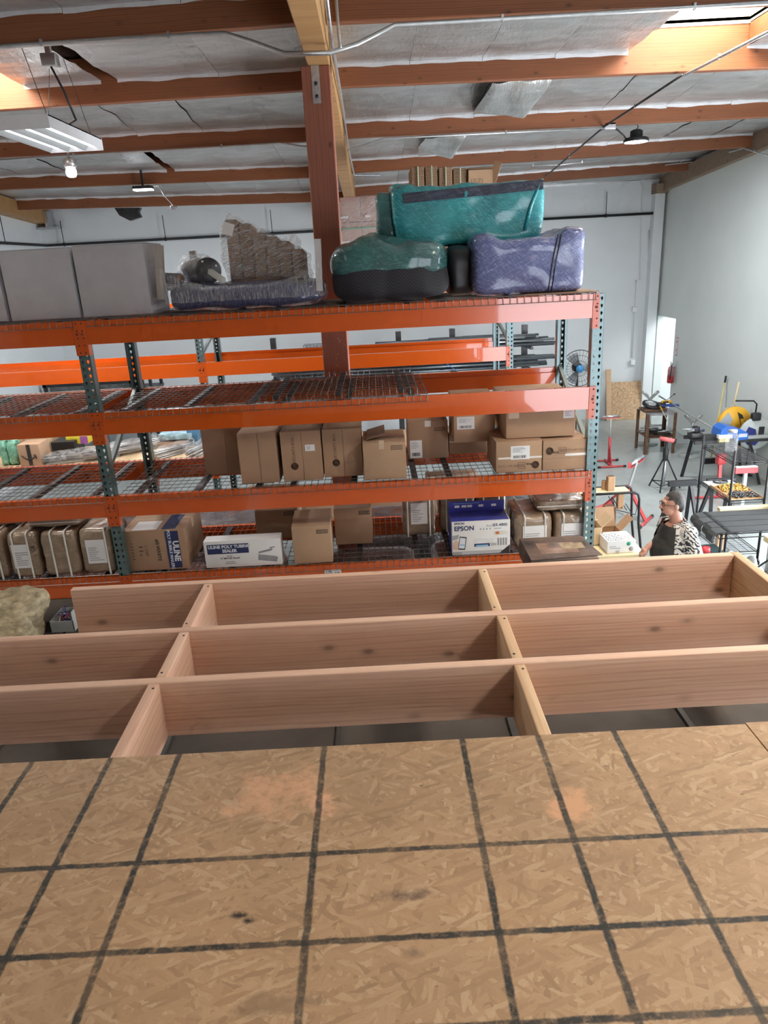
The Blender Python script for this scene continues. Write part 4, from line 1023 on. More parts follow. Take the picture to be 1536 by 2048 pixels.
mb.build('callout', M('print_cream', (.72, .70, .66), .6), t); MB().box(w*.50, w*.62, -d-.0013, -d-.0005, h*.585, h*.665).build('orange_chart', M('print_orange', (.75, .22, .06), .5), t)
# black printed flat carton in front of the right-hand upright
pa, pb = WZ(1062, 1121, ZO+.12), WZ(1198, 1113, ZO+.12)
t = T('flat_carton', 'flat black printed carton with bent corner in front of the right-hand upright', 'box', ((pa.x+pb.x)/2, pa.y+.19, ZO))
w = (pb.x-pa.x)/2
m_dark = M('worn_dark_print', (.075, .058, .05), .6, var=.7, scale=5, col2=(.20, .13, .10))
MB().rbox(-w, w, -.19, .19, 0, .115, .004, 2).build('carton_body', m_dark, t)
MB().prism([(-w+.003, -.185), (w+.03, -.16), (w-.02, .185), (-w+.003, .185)], 'z', .116, .120).build('lid_flap', m_dark, t)
MB().box(-w*.6, w*.55, -.10, .08, .1205, .1210).build('lid_picture', M('printed_wood_scene', (.24, .15, .11), .5, var=.6, scale=9), t)
MB().box(w*.1, w*.8, -.04, .06, .1212, .1216).build('lid_lettering', M('faded_tan_print', (.36, .27, .17), .6, var=.3, scale=30), t)

tl = T('tall_carton', 'tall plain carton standing under the flat black printed carton', 'box', (t.location.x, t.location.y, 0)); MB().rbox(-w*.9, w*.9, -.17, .17, 0, ZO-.002, .005, 2).build('carton_body', m_card[2], tl); MB().box(-.03, .03, -.172, -.17, 0, ZO-.002).build('tape', m_tape, tl)
# strapped parcels in clear plastic
m_parcel = FILM('plastic_over_brown_paper', (.24, .165, .105), (.36, .27, .19), .25, (3, 3, 12), .35, .55)
m_strap = M('white_strapping', (.80, .79, .76), .5, var=.05)
def parcel(label, xl, xr, yb, yt, z0, dep, Yf=None, straps=(-.5, .45), lab=None, seed=0, h=None, rz=0, flat=False, marks=None):
    xc = (xl+xr)/2
    if Yf is None: Yf = max(5.37, min(6.15, WZ(xc, yb, z0).y))
    X0, X1 = fx(xl, yb, Yf), fx(xr, yb, Yf); w = (X1-X0)/2
    if h is None: h = fz(xc, yt, Yf)-z0
    t = T('strapped_parcel', label, 'parcel', ((X0+X1)/2, Yf+dep/2, z0), rz, 'strapped parcels on the bottom shelf')
    MB().blob((0, 0, h/2), (2*w, dep, h), 9, 14, .010, 14, seed).build('parcel_body', m_parcel, t)
    d = dep/2
    for s in straps:
        if flat: MB().box(-w-.004, w+.004, -d-.006, -d-.001, h*.42, h*.52).build('strap', m_strap, t); break
        x = s*w; MB().path([(x-.0, -d-.004, .004), (x, -d-.005, h*.5), (x, -d-.003, h-.012), (x, -d+.02, h+.003), (x, d-.02, h+.003)], .0075, 4).build('strap', m_strap, t)
    if lab:
        lx, lz, lw, lh = lab; plate(t, 'paper_label', lx*w, lz*h, lw, lh, -d-.005, m_paper); lines(t, lx*w, lz*h-lh*.1, lw*.8, lh*.6, -d-.0066, 7, m_greyink, seed)
    if marks: text(t, marks[0], .05, (marks[1]*w, -d-.007, h*.6), m_ink, (90, 75, 0))
    return t, w, h
parcel('strapped plastic-wrapped parcel cut by the picture edge on the bottom shelf', -70, 22, 1163, 1068, Z4, .42, straps=(.2, .72), seed=1)
t, w, ph = parcel('strapped parcel with paper label and black handwriting', 28, 88, 1160, 1066, Z4, .42, straps=(-.55, .42), lab=(-.1, .5, .14, .2), seed=2, marks=('R5 1', .78))
parcel('strapped parcel with two bands and no label', 93, 167, 1157, 1063, Z4, .42, straps=(-.35, .42), seed=3)
parcel('strapped parcel with paper label beside the green upright', 170, 236, 1152, 1058, Z4, .42, straps=(.62,), lab=(-.02, .52, .15, .2), seed=4)
parcel('flat strapped parcel lying on the labelled parcel and its neighbour', 55, 160, 1060, 1042, Z4+ph+.012, .38, Yf=5.45, seed=5, flat=True, h=.075)
parcel('flat strapped parcel at the picture edge lying on two others', -50, 48, 1066, 1046, Z4+ph+.012, .38, Yf=5.55, seed=6, flat=True, h=.075)
parcel('strapped parcel with tall paper label at the back of the bottom shelf', 808, 873, 1080, 985, Z4, .30, Yf=5.84, straps=(-.72, .62), lab=(-.02, .53, .14, .19), seed=7)
parcel('strapped parcel half hidden behind the printer box', 880, 950, 1074, 985, Z4, .30, Yf=5.92, straps=(-.6, .5), seed=8)
parcel('strapped parcel behind the printer box nearest the shelf middle', 952, 1012, 1070, 980, Z4, .30, Yf=5.98, straps=(-.5, .5), seed=9)
t, w, ph2 = parcel('strapped parcel with paper label right of the printer box', 1032, 1105, 1108, 1032, Z4, .50, Yf=5.40, straps=(-.55, .55), lab=(0, .38, .19, .2), seed=10)
parcel('strapped parcel with paper label against the right-hand upright', 1108, 1176, 1103, 1028, Z4, .50, Yf=5.42, straps=(-.5, .6), lab=(0, .38, .17, .2), seed=11)
parcel('flat strapped parcel lying on the pair beside the right-hand upright', 1075, 1170, 1022, 996, Z4+ph2+.012, .44, Yf=5.46, seed=12, flat=True, h=.09)
# paper shelf tag on the bottom beam
pt = W(666, 1146, YR-.012)
t = T('shelf_tag', 'small white shelf tag with black lettering on the bottom orange beam', 'tag', (pt.x, YR-.010, pt.z-.002))
MB().box(-.066, .066, -.0012, 0, -.03, .03).build('tag_card', m_paper, t)
text(t, 'L75', .034, (-.03, -.002, .006), m_ink, bold=.0008); text(t, 'Kids', .024, (.034, -.002, .004), m_ink, bold=.0006)

# ---------------------------------------------------------------- things on the rack behind
ZS = ZL2[2] + .02
t = T('plywood_shelf', 'tan plywood sheet decking the lower shelf of the rack behind, left bay', 'board', (-3.96, Y2+RD2/2, ZL2[2])); MB().box(-1.8, 1.8, -RD2/2-.01, RD2/2, .0, .018).build('sheet', m_card_top, t)
t = T('plywood_shelf', 'tan plywood sheet decking the lower shelf of the rack behind, right bay', 'board', (-.24, Y2+RD2/2, ZL2[2])); MB().box(-1.8, 1.8, -RD2/2-.01, RD2/2, .0, .018).build('sheet', m_card_top, t)
m_greenwrap = FILM('green_bubble_film', (.10, .30, .20), (.20, .48, .36), .25, (16, 16, 16), .5, .6)
def at2(x, y, z=ZS): p = WZ(x, y, z); return p
def small_box(name, label, cat, xl, xr, yb, yt, dep, mat, z0=ZS, Yf=None, group=None):
    Yf = Yf or max(Y2+.02, min(Y2+.9, WZ((xl+xr)/2, yb, z0).y)); X0, X1 = fx(xl, yb, Yf), fx(xr, yb, Yf); w = (X1-X0)/2
    h = fz((xl+xr)/2, yt, Yf)-z0; t = T(name, label, cat, ((X0+X1)/2, Yf+dep/2, z0), 0, group)
    MB().rbox(-w, w, -dep/2, dep/2, 0, h-.003, .005, 2).build('box_body', mat, t)
    for s in (-1, 1): MB().box(-w+.002, w-.002, *((-dep/2+.002, -.003) if s < 0 else (.003, dep/2-.002)), h-.003, h).build('flap', mat, t)
    return t, w, dep/2, h
for i, (xa, xb, lab) in enumerate(((2, 17, 'narrow green film-wrapped bottle bundle, nearer the picture edge'), (18, 38, 'wide green film-wrapped bundle beside the smile-logo box'))):
    p = W((xa+xb)/2, 926, Y2+.16); ww = fx(xb, 926, Y2+.16)-fx(xa, 926, Y2+.16)
    t = T('wrapped_bundle', lab, 'bundle', (p.x, Y2+.26, ZS)); hh = fz((xa+xb)/2, 884, Y2+.16)-ZS
    MB().blob((0, 0, hh/2), (ww, .2, hh), 4, 10, .02, 16, i).build('wrapped_body', m_greenwrap, t); MB().blob((0, 0, hh), (ww*.8, .12, .05), 2, 6, .02, 20, i).build('film_knot', m_greenwrap, t)
t, w, d, h = small_box('parcel_box', 'open brown box with black tape and smile logo on the rack behind', 'box', 40, 84, 925, 889, .30, m_card[1], Yf=Y2+.06)
plate(t, 'black_tape', 0, h/2, w*.36, h, -d-.0006, m_ink)
mb = MB().path([(-w*.72, -d-.002, h*.52), (-w*.3, -d-.002, h*.36), (w*.15, -d-.002, h*.34), (w*.6, -d-.002, h*.50)], .008, 6); mb.tube((w*.6, -d-.002, h*.50), (w*.42, -d-.002, h*.54), .006, 5).tube((w*.6, -d-.002, h*.50), (w*.62, -d-.002, h*.34), .006, 5).build('smile_logo', m_ink, t)
small_box('storage_box', 'brown taped box at the back of the rack behind, above the smile-logo box', 'box', 55, 102, 905, 862, .3, m_card_top, Yf=Y2+.62)
small_box('storage_box', 'pale box at the back of the rack behind, near the green bundles', 'box', 0, 50, 908, 878, .3, m_card[1], Yf=Y2+.66)
t, w, d, h = small_box('game_box', 'flat yellow and purple box on the rack behind', 'box', 132, 176, 882, 873, .3, M('yellow_print', (.70, .62, .05), .5), Yf=Y2+.70, z0=ZS+.12)
MB().box(w*.3, w, -d-.001, -d, 0, h).build('purple_side', M('purple_print', (.35, .12, .42), .5), t)
small_box('dark_tray', 'black flat tray under the yellow box', 'tray', 104, 150, 900, 884, .34, m_blackpl, Yf=Y2+.58)
# bagged steel hooks: bundles of hooked rods in clear plastic
m_hook = M('zinc_hook_rod', (.34, .34, .35), .35, .8, var=.2)
m_bag = CLEARFILM('clear_poly_bag', (.85, .87, .88), .14, (9, 14, 14), (.4, .3, .5))
def hooks(label, x, y, z, L, ang, n, seed):
    rr = random.Random(seed); t = T('hook_bundle', label, 'hooks', (x, y, z), ang, 'bagged steel hooks on the rack behind')
    for i in range(n+4):
        oy, oz = rr.uniform(-.08, .08), rr.uniform(.01, .11); sgn = rr.choice((-1, 1))
        pts = [(-L/2, oy, oz), (L/2-.06, oy*.8, oz)] + [(L/2-.06 + .045*math.sin(a), oy*.8 + .0*a, oz + .032*sgn*(1-math.cos(a))*.9 + (.0 if sgn > 0 else .06)*0) for a in (.6, 1.2, 1.9, 2.6, 3.3, 4.0)]
        pts = [(p[0], p[1], max(.008, p[2])) for p in pts]
        MB().path(pts, .010, 6).build('hook', m_hook, t)
    MB().blob((0, 0, .075), (L*1.02, .26, .155), 3, 14, .03, 9, seed).build('plastic_bag', m_bag, t)
p = W(150, 905, Y2+.3); hooks('bagged steel hooks in the large heap, lowest bundle', p.x+.1, Y2+.26, ZS, .95, R(20), 7, 1)
p = W(230, 900, Y2+.3); hooks('bagged steel hooks heaped highest behind the left-hand upright', p.x, Y2+.40, ZS+.03, .9, R(38), 7, 2)
p = W(265, 900, Y2+.35); hooks('bagged steel hooks at the rear of the large heap', p.x+.05, Y2+.66, ZS+.02, .9, R(30), 6, 3)
p = W(215, 916, Y2+.15); hooks('bagged steel hooks whose ends curl toward the front beam', p.x, Y2+.20, ZS, .5, R(-70), 6, 4)
p = W(350, 905, Y2+.3); hooks('bagged steel hooks in the small separate heap', p.x, Y2+.32, ZS, .62, R(50), 7, 5)
p = W(395, 895, Y2+.3); hooks('bagged steel hooks beside the tall shadowed carton', p.x+.06, Y2+.36, ZS, .7, R(75), 5, 6)
t, w, d, h = small_box('book_stack', 'blue and white flat boxes at the back of the rack behind', 'box', 318, 385, 882, 868, .3, M('blue_white_print', (.30, .48, .68), .5, var=.8, scale=8), Yf=Y2+.72, z0=ZS+.10)
small_box('storage_box', 'small dark carton under the blue and white flat boxes', 'box', 318, 380, 905, 884, .32, m_card[2], Yf=Y2+.70)
small_box('storage_box', 'blue upright box behind the hooks', 'box', 378, 398, 900, 858, .3, M('dull_blue', (.08, .22, .38), .5), Yf=Y2+.74)
# a run of cartons and white sacks on the lowest level behind, seen through the wire decks
ZS2 = ZL2[3] + .012
rr = random.Random(21)
t = T('plywood_shelf', 'plywood sheet on the lowest level of the rack behind, right bay', 'board', (-.24, Y2+RD2/2, ZL2[3])); MB().box(-1.8, 1.8, -RD2/2, RD2/2, 0, .01).build('sheet', m_card_top, t)
t = T('plywood_shelf', 'plywood sheet on the lowest level of the rack behind, left bay', 'board', (-3.96, Y2+RD2/2, ZL2[3])); MB().box(-1.8, 1.8, -RD2/2, RD2/2, 0, .01).build('sheet', m_card_top, t)
m_sack = M('white_poly_sack', (.68, .68, .66), .5, var=.2, scale=8, bump=.4, bscale=14)
for i, x in enumerate((-5.0, -4.3, -3.6, -2.9)):
    t = T('white_sack', 'white plastic sack on the lowest level behind, %s from the picture edge' % ('first', 'second', 'third', 'fourth')[i], 'sack', (x, Y2+.5, ZS2))
    MB().blob((0, 0, .16), (.58, .8, .34), 3.5, 12, .05, 6, i).build('sack_body', m_sack, t); MB().blob((0, -.3, .3), (.2, .1, .08), 2, 6, .03, 14, i).build('tied_neck', m_sack, t)
for i, (x, ww, hh) in enumerate(((-1.55, .6, .34), (-.75, .55, .25), (.1, .6, .3), (.95, .7, .4))):
    t = T('storage_box', 'brown carton on the lowest level behind, %s of four below the cartons' % ('first', 'second', 'third', 'last')[i], 'box', (x, Y2+.5, ZS2))
    MB().rbox(-ww/2, ww/2, -.3, .3, 0, hh, .006, 2).build('box_body', m_card[i % 3], t); MB().box(-ww/2, ww/2, -.03, .03, hh, hh+.001).build('tape', m_tape, t)
# top level of the rack behind: flattened cartons and a wrapped pallet load
t = T('plywood_shelf', 'plywood sheet on the top level of the rack behind', 'board', (-.24, Y2+RD2/2, ZL2[0])); MB().box(-1.8, 1.8, -RD2/2, RD2/2, 0, .012).build('sheet', m_card_top, t)
ztop = ZL2[0] + .012
Yq = Y2+.25
for i, (xa, xb, yt_) in enumerate(((822, 849, 333), (850, 876, 332), (877, 905, 334), (906, 934, 336), (935, 992, 334))):
    X0, X1 = fx(xa, 350, Yq), fx(xb, 350, Yq); h = fz((xa+xb)/2, yt_, Yq)-ztop
    t = T('flat_carton_stack', 'tall stack of flattened brown cartons behind the teal bundle, %s of five' % ('first', 'second', 'third', 'fourth', 'widest')[i], 'cardboard stack', ((X0+X1)/2, Yq+.3, ztop), 0, 'flattened carton stacks on the rack behind')
    MB().rbox(-(X1-X0)/2+.004, (X1-X0)/2-.004, -.3+.01*(i % 2), .3, 0, h, .006, 1).build('pile', m_stack, t)
    if i == 4:
        w = (X1-X0)/2; MB().obox((0, -.315, h-.13), (2*w-.02, .006, .20), (R(3), 0, 0)).build('kraft_flap', m_kraft, t)
        MB().obox((w-.02, -.33, h-.08), (.09, .005, .26), (R(3), R(20), R(-30))).build('torn_flap', m_kraft, t); text(t, '12-71', .07, (-.06, -.33, h-.15), m_inkb)
    else: MB().path([(.0, -.31, .02), (.0, -.31, h), (0, .2, h+.004)], .008, 4).build('strapping', M('green_strap', (.35, .42, .30), .4), t)
X0, X1 = fx(684, 480, Yq), fx(765, 480, Yq); h = fz(720, 392, Yq)-ztop
t = T('wrapped_pallet_load', 'tall pinkish film-wrapped carton load behind the timber post', 'pallet load', ((X0+X1)/2, Yq+.3, ztop))
w = (X1-X0)/2; m_pink = M('pinkish_brown_carton', (.46, .30, .25), .7, var=.08)
for k in range(4):
    for j in range(2): MB().rbox(-w + j*w+.004, -w+(j+1)*w-.004, -.28, .28, h*k/4+.003, h*(k+1)/4-.003, .004, 1).build('load_carton', m_pink, t)
MB().blob((0, 0, h/2), (2*w+.05, .62, h+.02), 10, 14, .015, 8, 3).build('film_wrap', m_film, t)
mb = MB()
for k in (.3, .55, .8): mb.box(-w, -w+.09, -.29, -.285, h*k-.012, h*k+.012).box(w*.2, w*.2+.07, -.29, -.285, h*k-.012, h*k+.012)
mb.build('white_stickers', m_paper, t); MB().box(-w-.02, w+.02, -.322, -.318, h*.68, h*.69).build('green_strap', M('green_strap_b', (.15, .42, .32), .4), t)
# a few more stacked loads behind the wrapped table, out of focus
t = T('conduit_bundle', 'bundle of dark steel tubes lying on the rack behind the wrapped table', 'tubes', (-2.9, Y2+.5, ztop))
MB().box(-.55, -.50, -.3, .3, 0, .17).box(.5, .55, -.3, .3, 0, .17).build('dunnage', m_leg, t)
for k in range(6): MB().tube((-.75, -.25+.08*(k % 3), .19+.045*(k//3)), (.85, -.25+.08*(k % 3), .19+.045*(k//3)), .02, 8).build('steel_tube', m_chan, t)
# --- pipe rack against the back wall
m_pipe = M('dark_blue_grey_steel_tube', (.16, .18, .20), .38, .75, var=.35, scale=3, stretch=(.3, 8, 8))
m_pipe2 = M('bright_galvanized_tube', (.42, .45, .47), .32, .85, var=.3, scale=3, stretch=(.3, 8, 8))
YPp = 15.2
pr = T('pipe_rack', 'dark steel cantilever pipe rack standing along the back wall', 'pipe rack', (0, YPp, 0))
arm_z = [fz(900, 742, YPp-.3), fz(900, 700, YPp-.3)]
posts = [fx(x_, 680, YPp) for x_ in (545, 690, 797, 905, 1050)]
for i, xp in enumerate(posts):
    MB().box(xp-.055, xp+.055, 0, .11, 0, fz(900, 658, YPp)).box(xp-.055, xp+.055, -.7, .5, 0, .08).build('post', m_chan, pr)
    for za in arm_z: MB().bar((xp, 0, za-.03), (xp, -.7, za-.005), .05, .05).build('arm', m_chan, pr)
rr = random.Random(4); n = 0
labp = ['nearest the wall', 'second from the wall', 'in the middle', 'fourth from the wall', 'fifth from the wall', 'at the outer edge']
for li, za in enumerate(arm_z):
    for k in range(24):
        x0 = fx(565, 752, YPp) + rr.uniform(-.2, .5) if li == 0 else fx(700, 700, YPp)+rr.uniform(0, 2.4); x1 = fx(1090, 735, YPp) + rr.uniform(-.9, .15)
        r_ = rr.uniform(.022, .036); yy = YPp - .08 - .074*(k % 8); zz = za + .024 + .036 + .074*(k // 8)
        o = MB().tube((x0, 0, 0), (x1, 0, 0), r_, 8).build('steel_tube', m_pipe if rr.random() < .6 else m_pipe2, None, (0, yy, zz)); tag(o, 'long steel tube lying on the %s arms of the pipe rack' % ('lower', 'upper')[li], 'tube', 'steel tubes on the pipe rack, %s arms' % ('lower', 'upper')[li])
t = T('blue_strap', 'blue strap slung diagonally over the stored tubes', 'strap', (fx(905, 735, YPp-.75), YPp-.72, arm_z[0]+.1)); MB().bar((-.14, 0, .13), (.16, -.02, -.10), .05, .01).build('webbing', M('blue_webbing', (.03, .16, .42), .6), t)
# wire basket above the rack line
p = W(625, 689, 14.0); t = T('wire_basket', 'small grey wire basket standing on the back-wall rack', 'basket', (p.x, YPp+.05, fz(625, 700, YPp)-.02))
mb = MB()
for z in (0, .06, .12): mb.path([(-.28, -.14, z), (.28, -.14, z), (.28, .14, z), (-.28, .14, z), (-.28, -.14, z)], .006, 4)
for i in range(9): mb.path([(-.28+.07*i, -.14, 0), (-.28+.07*i, -.14, .12)], .005, 4); mb.path([(-.28+.07*i, -.14, 0), (-.28+.07*i, .14, 0)], .005, 4)
mb.build('basket_wires', m_chan, t); MB().box(-.03, .03, .02, .08, -1.0*(t.location.z), -.006).build('stand', m_chan, t)
# black shelving far left
zs = fz(80, 772, 16.3); t = T('black_shelving', 'black steel shelving with grey mesh shelf by the back wall', 'shelving', (-6.1, 16.4, 0))
for x in (-1.15, 0, .72, 1.15):
    for y in (-.4, .4): MB().box(x-.03, x+.03, y-.03, y+.03, 0, zs+.12).build('shelf_post', m_black, t)
for z in (zs-.2, zs-1.0): MB().box(-1.2, 1.2, -.43, .43, z, z+.06).build('shelf_board', m_chan, t)
for z in (zs+.05,): MB().box(-1.2, .75, -.43, -.40, z-.05, z+.04).build('shelf_rail', m_black, t)
MB().box(-1.1, .7, -.3, .3, zs-.14, zs+.04).build('grey_trays', M('grey_mesh', (.22, .23, .23), .6, .3, var=.4, scale=10), t)
# pedestal fan
pc = W(1157, 736, 14.6); fr = .36
t = T('pedestal_fan', 'large black pedestal fan with wire guard near the back wall', 'fan', (pc.x, pc.y, 0))
mb = MB()
for r_ in (fr, fr*.72, fr*.42): mb.path([(r_*math.cos(a*math.pi/16), -.09 if r_ < fr else -.05, pc.z + r_*math.sin(a*math.pi/16)) for a in range(32)], .008 if r_ == fr else .004, 5, closed=True)
for a in range(28): mb.path([(.06*math.cos(a*math.pi/14), -.11, pc.z+.06*math.sin(a*math.pi/14)), (fr*math.cos(a*math.pi/14), -.05, pc.z+fr*math.sin(a*math.pi/14))], .003, 4)
mb.build('wire_guard', m_black, t)
MB().lathe([(.075, 0), (.075, .02), (0, .03)], 20, (0, -.10, pc.z), (R(90), 0, 0)).build('hub_badge', M('blue_badge', (.05, .25, .5), .4), t)
MB().lathe([(.09, 0), (.10, .1), (.08, .22), (0, .24)], 16, (0, .02, pc.z), (R(-90), 0, 0)).build('motor', m_black, t)
for k in range(3):
    a0 = 2*math.pi*k/3
    def bl_(u, v, a0=a0):
        rr_ = .06 + .26*u; a = a0 + (v-.5)*(1.0 - .25*u); return (rr_*math.cos(a), -.05 + .05*(v-.5), pc.z + rr_*math.sin(a))
    MB().grid(bl_, 6, 6).build('blade', M('grey_fan_blade', (.25, .26, .27), .4, .5), t)
MB().tube((0, .08, .04), (0, .08, pc.z-.05), .025, 10).build('pole', m_black, t); MB().lathe([(.28, 0), (.28, .025), (.04, .05), (0, .05)], 24, (0, .08, 0)).build('foot', m_black, t)
# --- back wall details
sp_ = T('sprinkler_pipe', 'black sprinkler pipe running along the upper back wall', 'pipe', (0, 0, 0)); zp = H+.72
MB().path([(XL_+.14, 8, zp+.02), (XL_+.14, YB_-.18, zp), (XL_+.2, YB_-.14, zp), (XR_-.05, YB_-.14, zp)], .028, 8).build('pipe_run', m_black, sp_)
for i, x_ in enumerate((250/2, 330, 545, 1210)):
    X = fx(x_, 470, YB_-.14); MB().tube((X, YB_-.14, zp), (X, YB_-.14, H+1.22), .008, 6).build('hanger_rod', m_black, sp_); MB().lathe([(.04, -.02), (.04, .02)], 10, (X, YB_-.14, zp), (0, R(90), 0)).build('hanger_ring', m_black, sp_)
X = XL_+.14; MB().tube((X, 15.6, zp), (X, 15.6, H+1.3), .008, 6).build('hanger_rod', m_black, sp_)
def wall_conduit(label, pts, box_at, r=.013):
    P = [W(x, y, YB_-.03) for x, y in pts]; t = T('wall_conduit', label, 'conduit', P[0]); o0 = P[0]
    MB().path([p-o0 for p in P], r, 6).build('conduit_run', m_white, t)
    for b_ in box_at:
        q = W(*b_, YB_-.03)-o0; MB().rbox(q.x-.055, q.x+.055, -.04, .02, q.z-.06, q.z+.06, .008, 2).build('outlet_box', m_white, t)
wall_conduit('white conduit dropping to an outlet box on the back wall', [(1273, 560), (1270, 622), (1264, 716)], [(1269, 619), (1265, 725)])
wall_conduit('thin white conduit beside the far pilaster', [(1298, 460), (1296, 640)], [(1295, 637)])
wall_conduit('white conduit high on the back wall bending into the corner', [(1140, 366), (1280, 362), (1285, 372), (1280, 560)], [])
t = T('roof_vent_flap', 'dark bent sheet-metal vent flap hanging below the farthest purlin', 'vent', W(258, 425, 16.6)); MB().prism([(-.28, .1), (.26, .08), (.2, .0), (.24, -.1), (.0, -.16), (-.2, -.05)], 'y', -.04, .1).build('flap', m_chan, t)
# doorway surround: extinguisher, sign, strip
p = WX(1344, 748, XR_-.06)
t = T('fire_extinguisher', 'red fire extinguisher hanging beside the doorway', 'extinguisher', (XR_-.09, p.y, p.z-.2))
MB().lathe([(.06, 0), (.07, .02), (.07, .16), (0, .16)], 18).build('red_label_band', m_red, t); MB().lathe([(.069, .16), (.069, .30), (.05, .36), (.02, .38), (.02, .40), (0, .40)], 18).build('cylinder_body', M('pale_red_band', (.62, .30, .30), .4), t)
MB().box(-.02, .02, -.05, .03, .40, .43).bar((0, -.05, .43), (0, .06, .47), .02, .01).build('valve_lever', m_galv, t); MB().path([(0, -.03, .41), (-.03, -.10, .36), (-.05, -.09, .1)], .010, 6).build('hose', m_blackpl, t); MB().box(.06, .085, -.03, .03, .1, .36).build('wall_bracket', m_galv, t)
p = WX(1353, 693, XR_-.01); t = T('fire_sign', 'narrow white and red extinguisher sign on the grey-green wall', 'sign', (XR_-.002, p.y, p.z)); MB().box(-.004, 0, -.05, .05, -.2, .2).build('sign_plate', m_white, t)
MB().box(-.006, -.004, -.05, .05, -.2, .2).build('red_border', m_red, t); MB().box(-.008, -.006, -.035, .035, -.18, .18).build('white_face', m_white, t); text(t, 'FIRE', .06, (-.009, 0, .1), m_red, (90, 0, -90)); mb = MB().prism([(-.02, -.05), (.02, -.05), (0, -.13)], 'x', -.0095, -.008); mb.build('red_arrow', m_red, t)
o = MB().box(XR_+1.05, XR_+1.09, YB_-.03, YB_, 0, 3).build('trim_4', m_grey); tag(o, 'dark joint strip on the wall beyond the doorway', kind='structure')
# boards leaning on the back wall
a, b_ = W(1222, 832, 17.5), W(1288, 832, 17.5)
t = T('osb_offcut', 'strand board offcut leaning on the back wall', 'board', ((a.x+b_.x)/2, 17.42, 0)); MB().rbox(-(b_.x-a.x)/2, (b_.x-a.x)/2, -.008, .008, 0, .92, .002, 1).build('board', M('osb_far', (.62, .41, .24), .75, var=.35, scale=22, detail=6), t); t.rotation_euler = (R(-14), 0, 0)
p = W(1217, 832, 17.45); t = T('plank', 'narrow raw plank leaning on the back wall beside the strand board', 'plank', (p.x, 17.4, 0)); MB().rbox(-.06, .06, -.018, .018, 0, 1.24, .003, 1).build('board', m_lumber2, t); t.rotation_euler = (R(-11), 0, 0)

# ---------------------------------------------------------------- work area beyond the racks
m_yel = M('yellow_tool_plastic', (.80, .42, .02), .38, var=.06); m_bluep = M('bright_blue_plastic', (.03, .17, .66), .35, var=.08)
m_rust = M('rusty_brown_steel', (.17, .095, .055), .6, .4, var=.35, scale=9); m_roller = M('bright_steel_roller', (.72, .72, .74), .25, .85, var=.1)
m_redw = M('worn_red_enamel', (.56, .07, .075), .4, .1, var=.15); m_pad = M('red_rubber_roller', (.72, .16, .16), .5, var=.1)
m_wood3 = LUMBER('rough_sawn_block', (.58, .40, .24), (.44, .29, .17), (.24, .14, .08), .8)
m_pale = M('pale_pine_board', (.80, .66, .40), .65, var=.1, stretch=(1, 12, 12))
# red T-base roller stand
t = T('roller_stand', 'red roller stand with T base and steel roller, next to the right-hand upright', 'roller stand', (4.42, 13.58, 0))
MB().tube((0, .24, .03), (0, -.24, .03), .025, 8).build('spine', m_redw, t)
for y in (.23, -.23):
    MB().tube((-.24, y, .025), (.22, y, .025), .018, 8).build('foot_bar', m_redw, t)
    MB().tube((.21, y, .025), (.26, y, .025), .023, 8).build('rubber_cap', m_blackpl, t); MB().tube((-.28, y, .025), (-.23, y, .025), .023, 8).build('rubber_cap', m_blackpl, t)
MB().bar((0, 0, .03), (0, 0, .55), .045, .045).prism([(-.2, .03), (.02, .03), (.02, .5)], 'x', -.004, .004).build('red_column', m_redw, t); MB().tube((0, 0, .5), (0, 0, .92), .014, 8).build('steel_pole', m_grey, t)
MB().tube((-.16, 0, .955), (.16, 0, .955), .022, 12).build('roller', m_roller, t); MB().bar((-.17, 0, .925), (.17, 0, .925), .03, .012).build('roller_bracket', m_redw, t)
# red folding A-frame roller stand
A = W(1256, 971, 10.75); f1, f2 = WZ(1280, 1054, .02), WZ(1303, 1033, .02); fm = (f1+f2)/2
t = T('roller_stand', 'red folding roller stand with leaning grey tube, standing nearest the man', 'roller stand', (fm.x, fm.y, 0)); q = lambda v: Vector(v)-Vector((fm.x, fm.y, 0))
MB().bar(q(A), q(fm), .05, .03).build('front_leg', m_redw, t); back = Vector((A.x-.22, A.y+.42, .02)); MB().bar(q(A), q(back), .045, .03).build('rear_leg', m_redw, t)
MB().tube(q(f1), q(f2), .022, 8).build('foot_bar', m_redw, t); MB().tube(q(back)+Vector((-.2, -.14, 0)), q(back)+Vector((.2, .14, 0)), .022, 8).build('foot_bar', m_redw, t)
e = (f2-f1).normalized()*.04; MB().tube(q(f1)-e, q(f1)+e*.4, .027, 8).build('rubber_cap', m_blackpl, t); MB().tube(q(f2)-e*.4, q(f2)+e, .027, 8).build('rubber_cap', m_blackpl, t)
B = W(1274, 924, 10.75); MB().bar(q(A)-Vector((0, 0, .1)), q(B), .03, .03).build('grey_tube', m_grey, t)
r0, r1 = W(1262, 929, 10.7), W(1287, 912, 10.9); MB().tube(q(r0), q(r1), .026, 12).build('roller', m_roller, t); MB().bar(q(r0)-Vector((0, 0, .045)), q(r1)-Vector((0, 0, .045)), .05, .012).bar(q(r0)-Vector((.02, 0, .06)), q(r0)+Vector((-.02, 0, .03)), .05, .01).build('roller_bracket', m_redw, t)
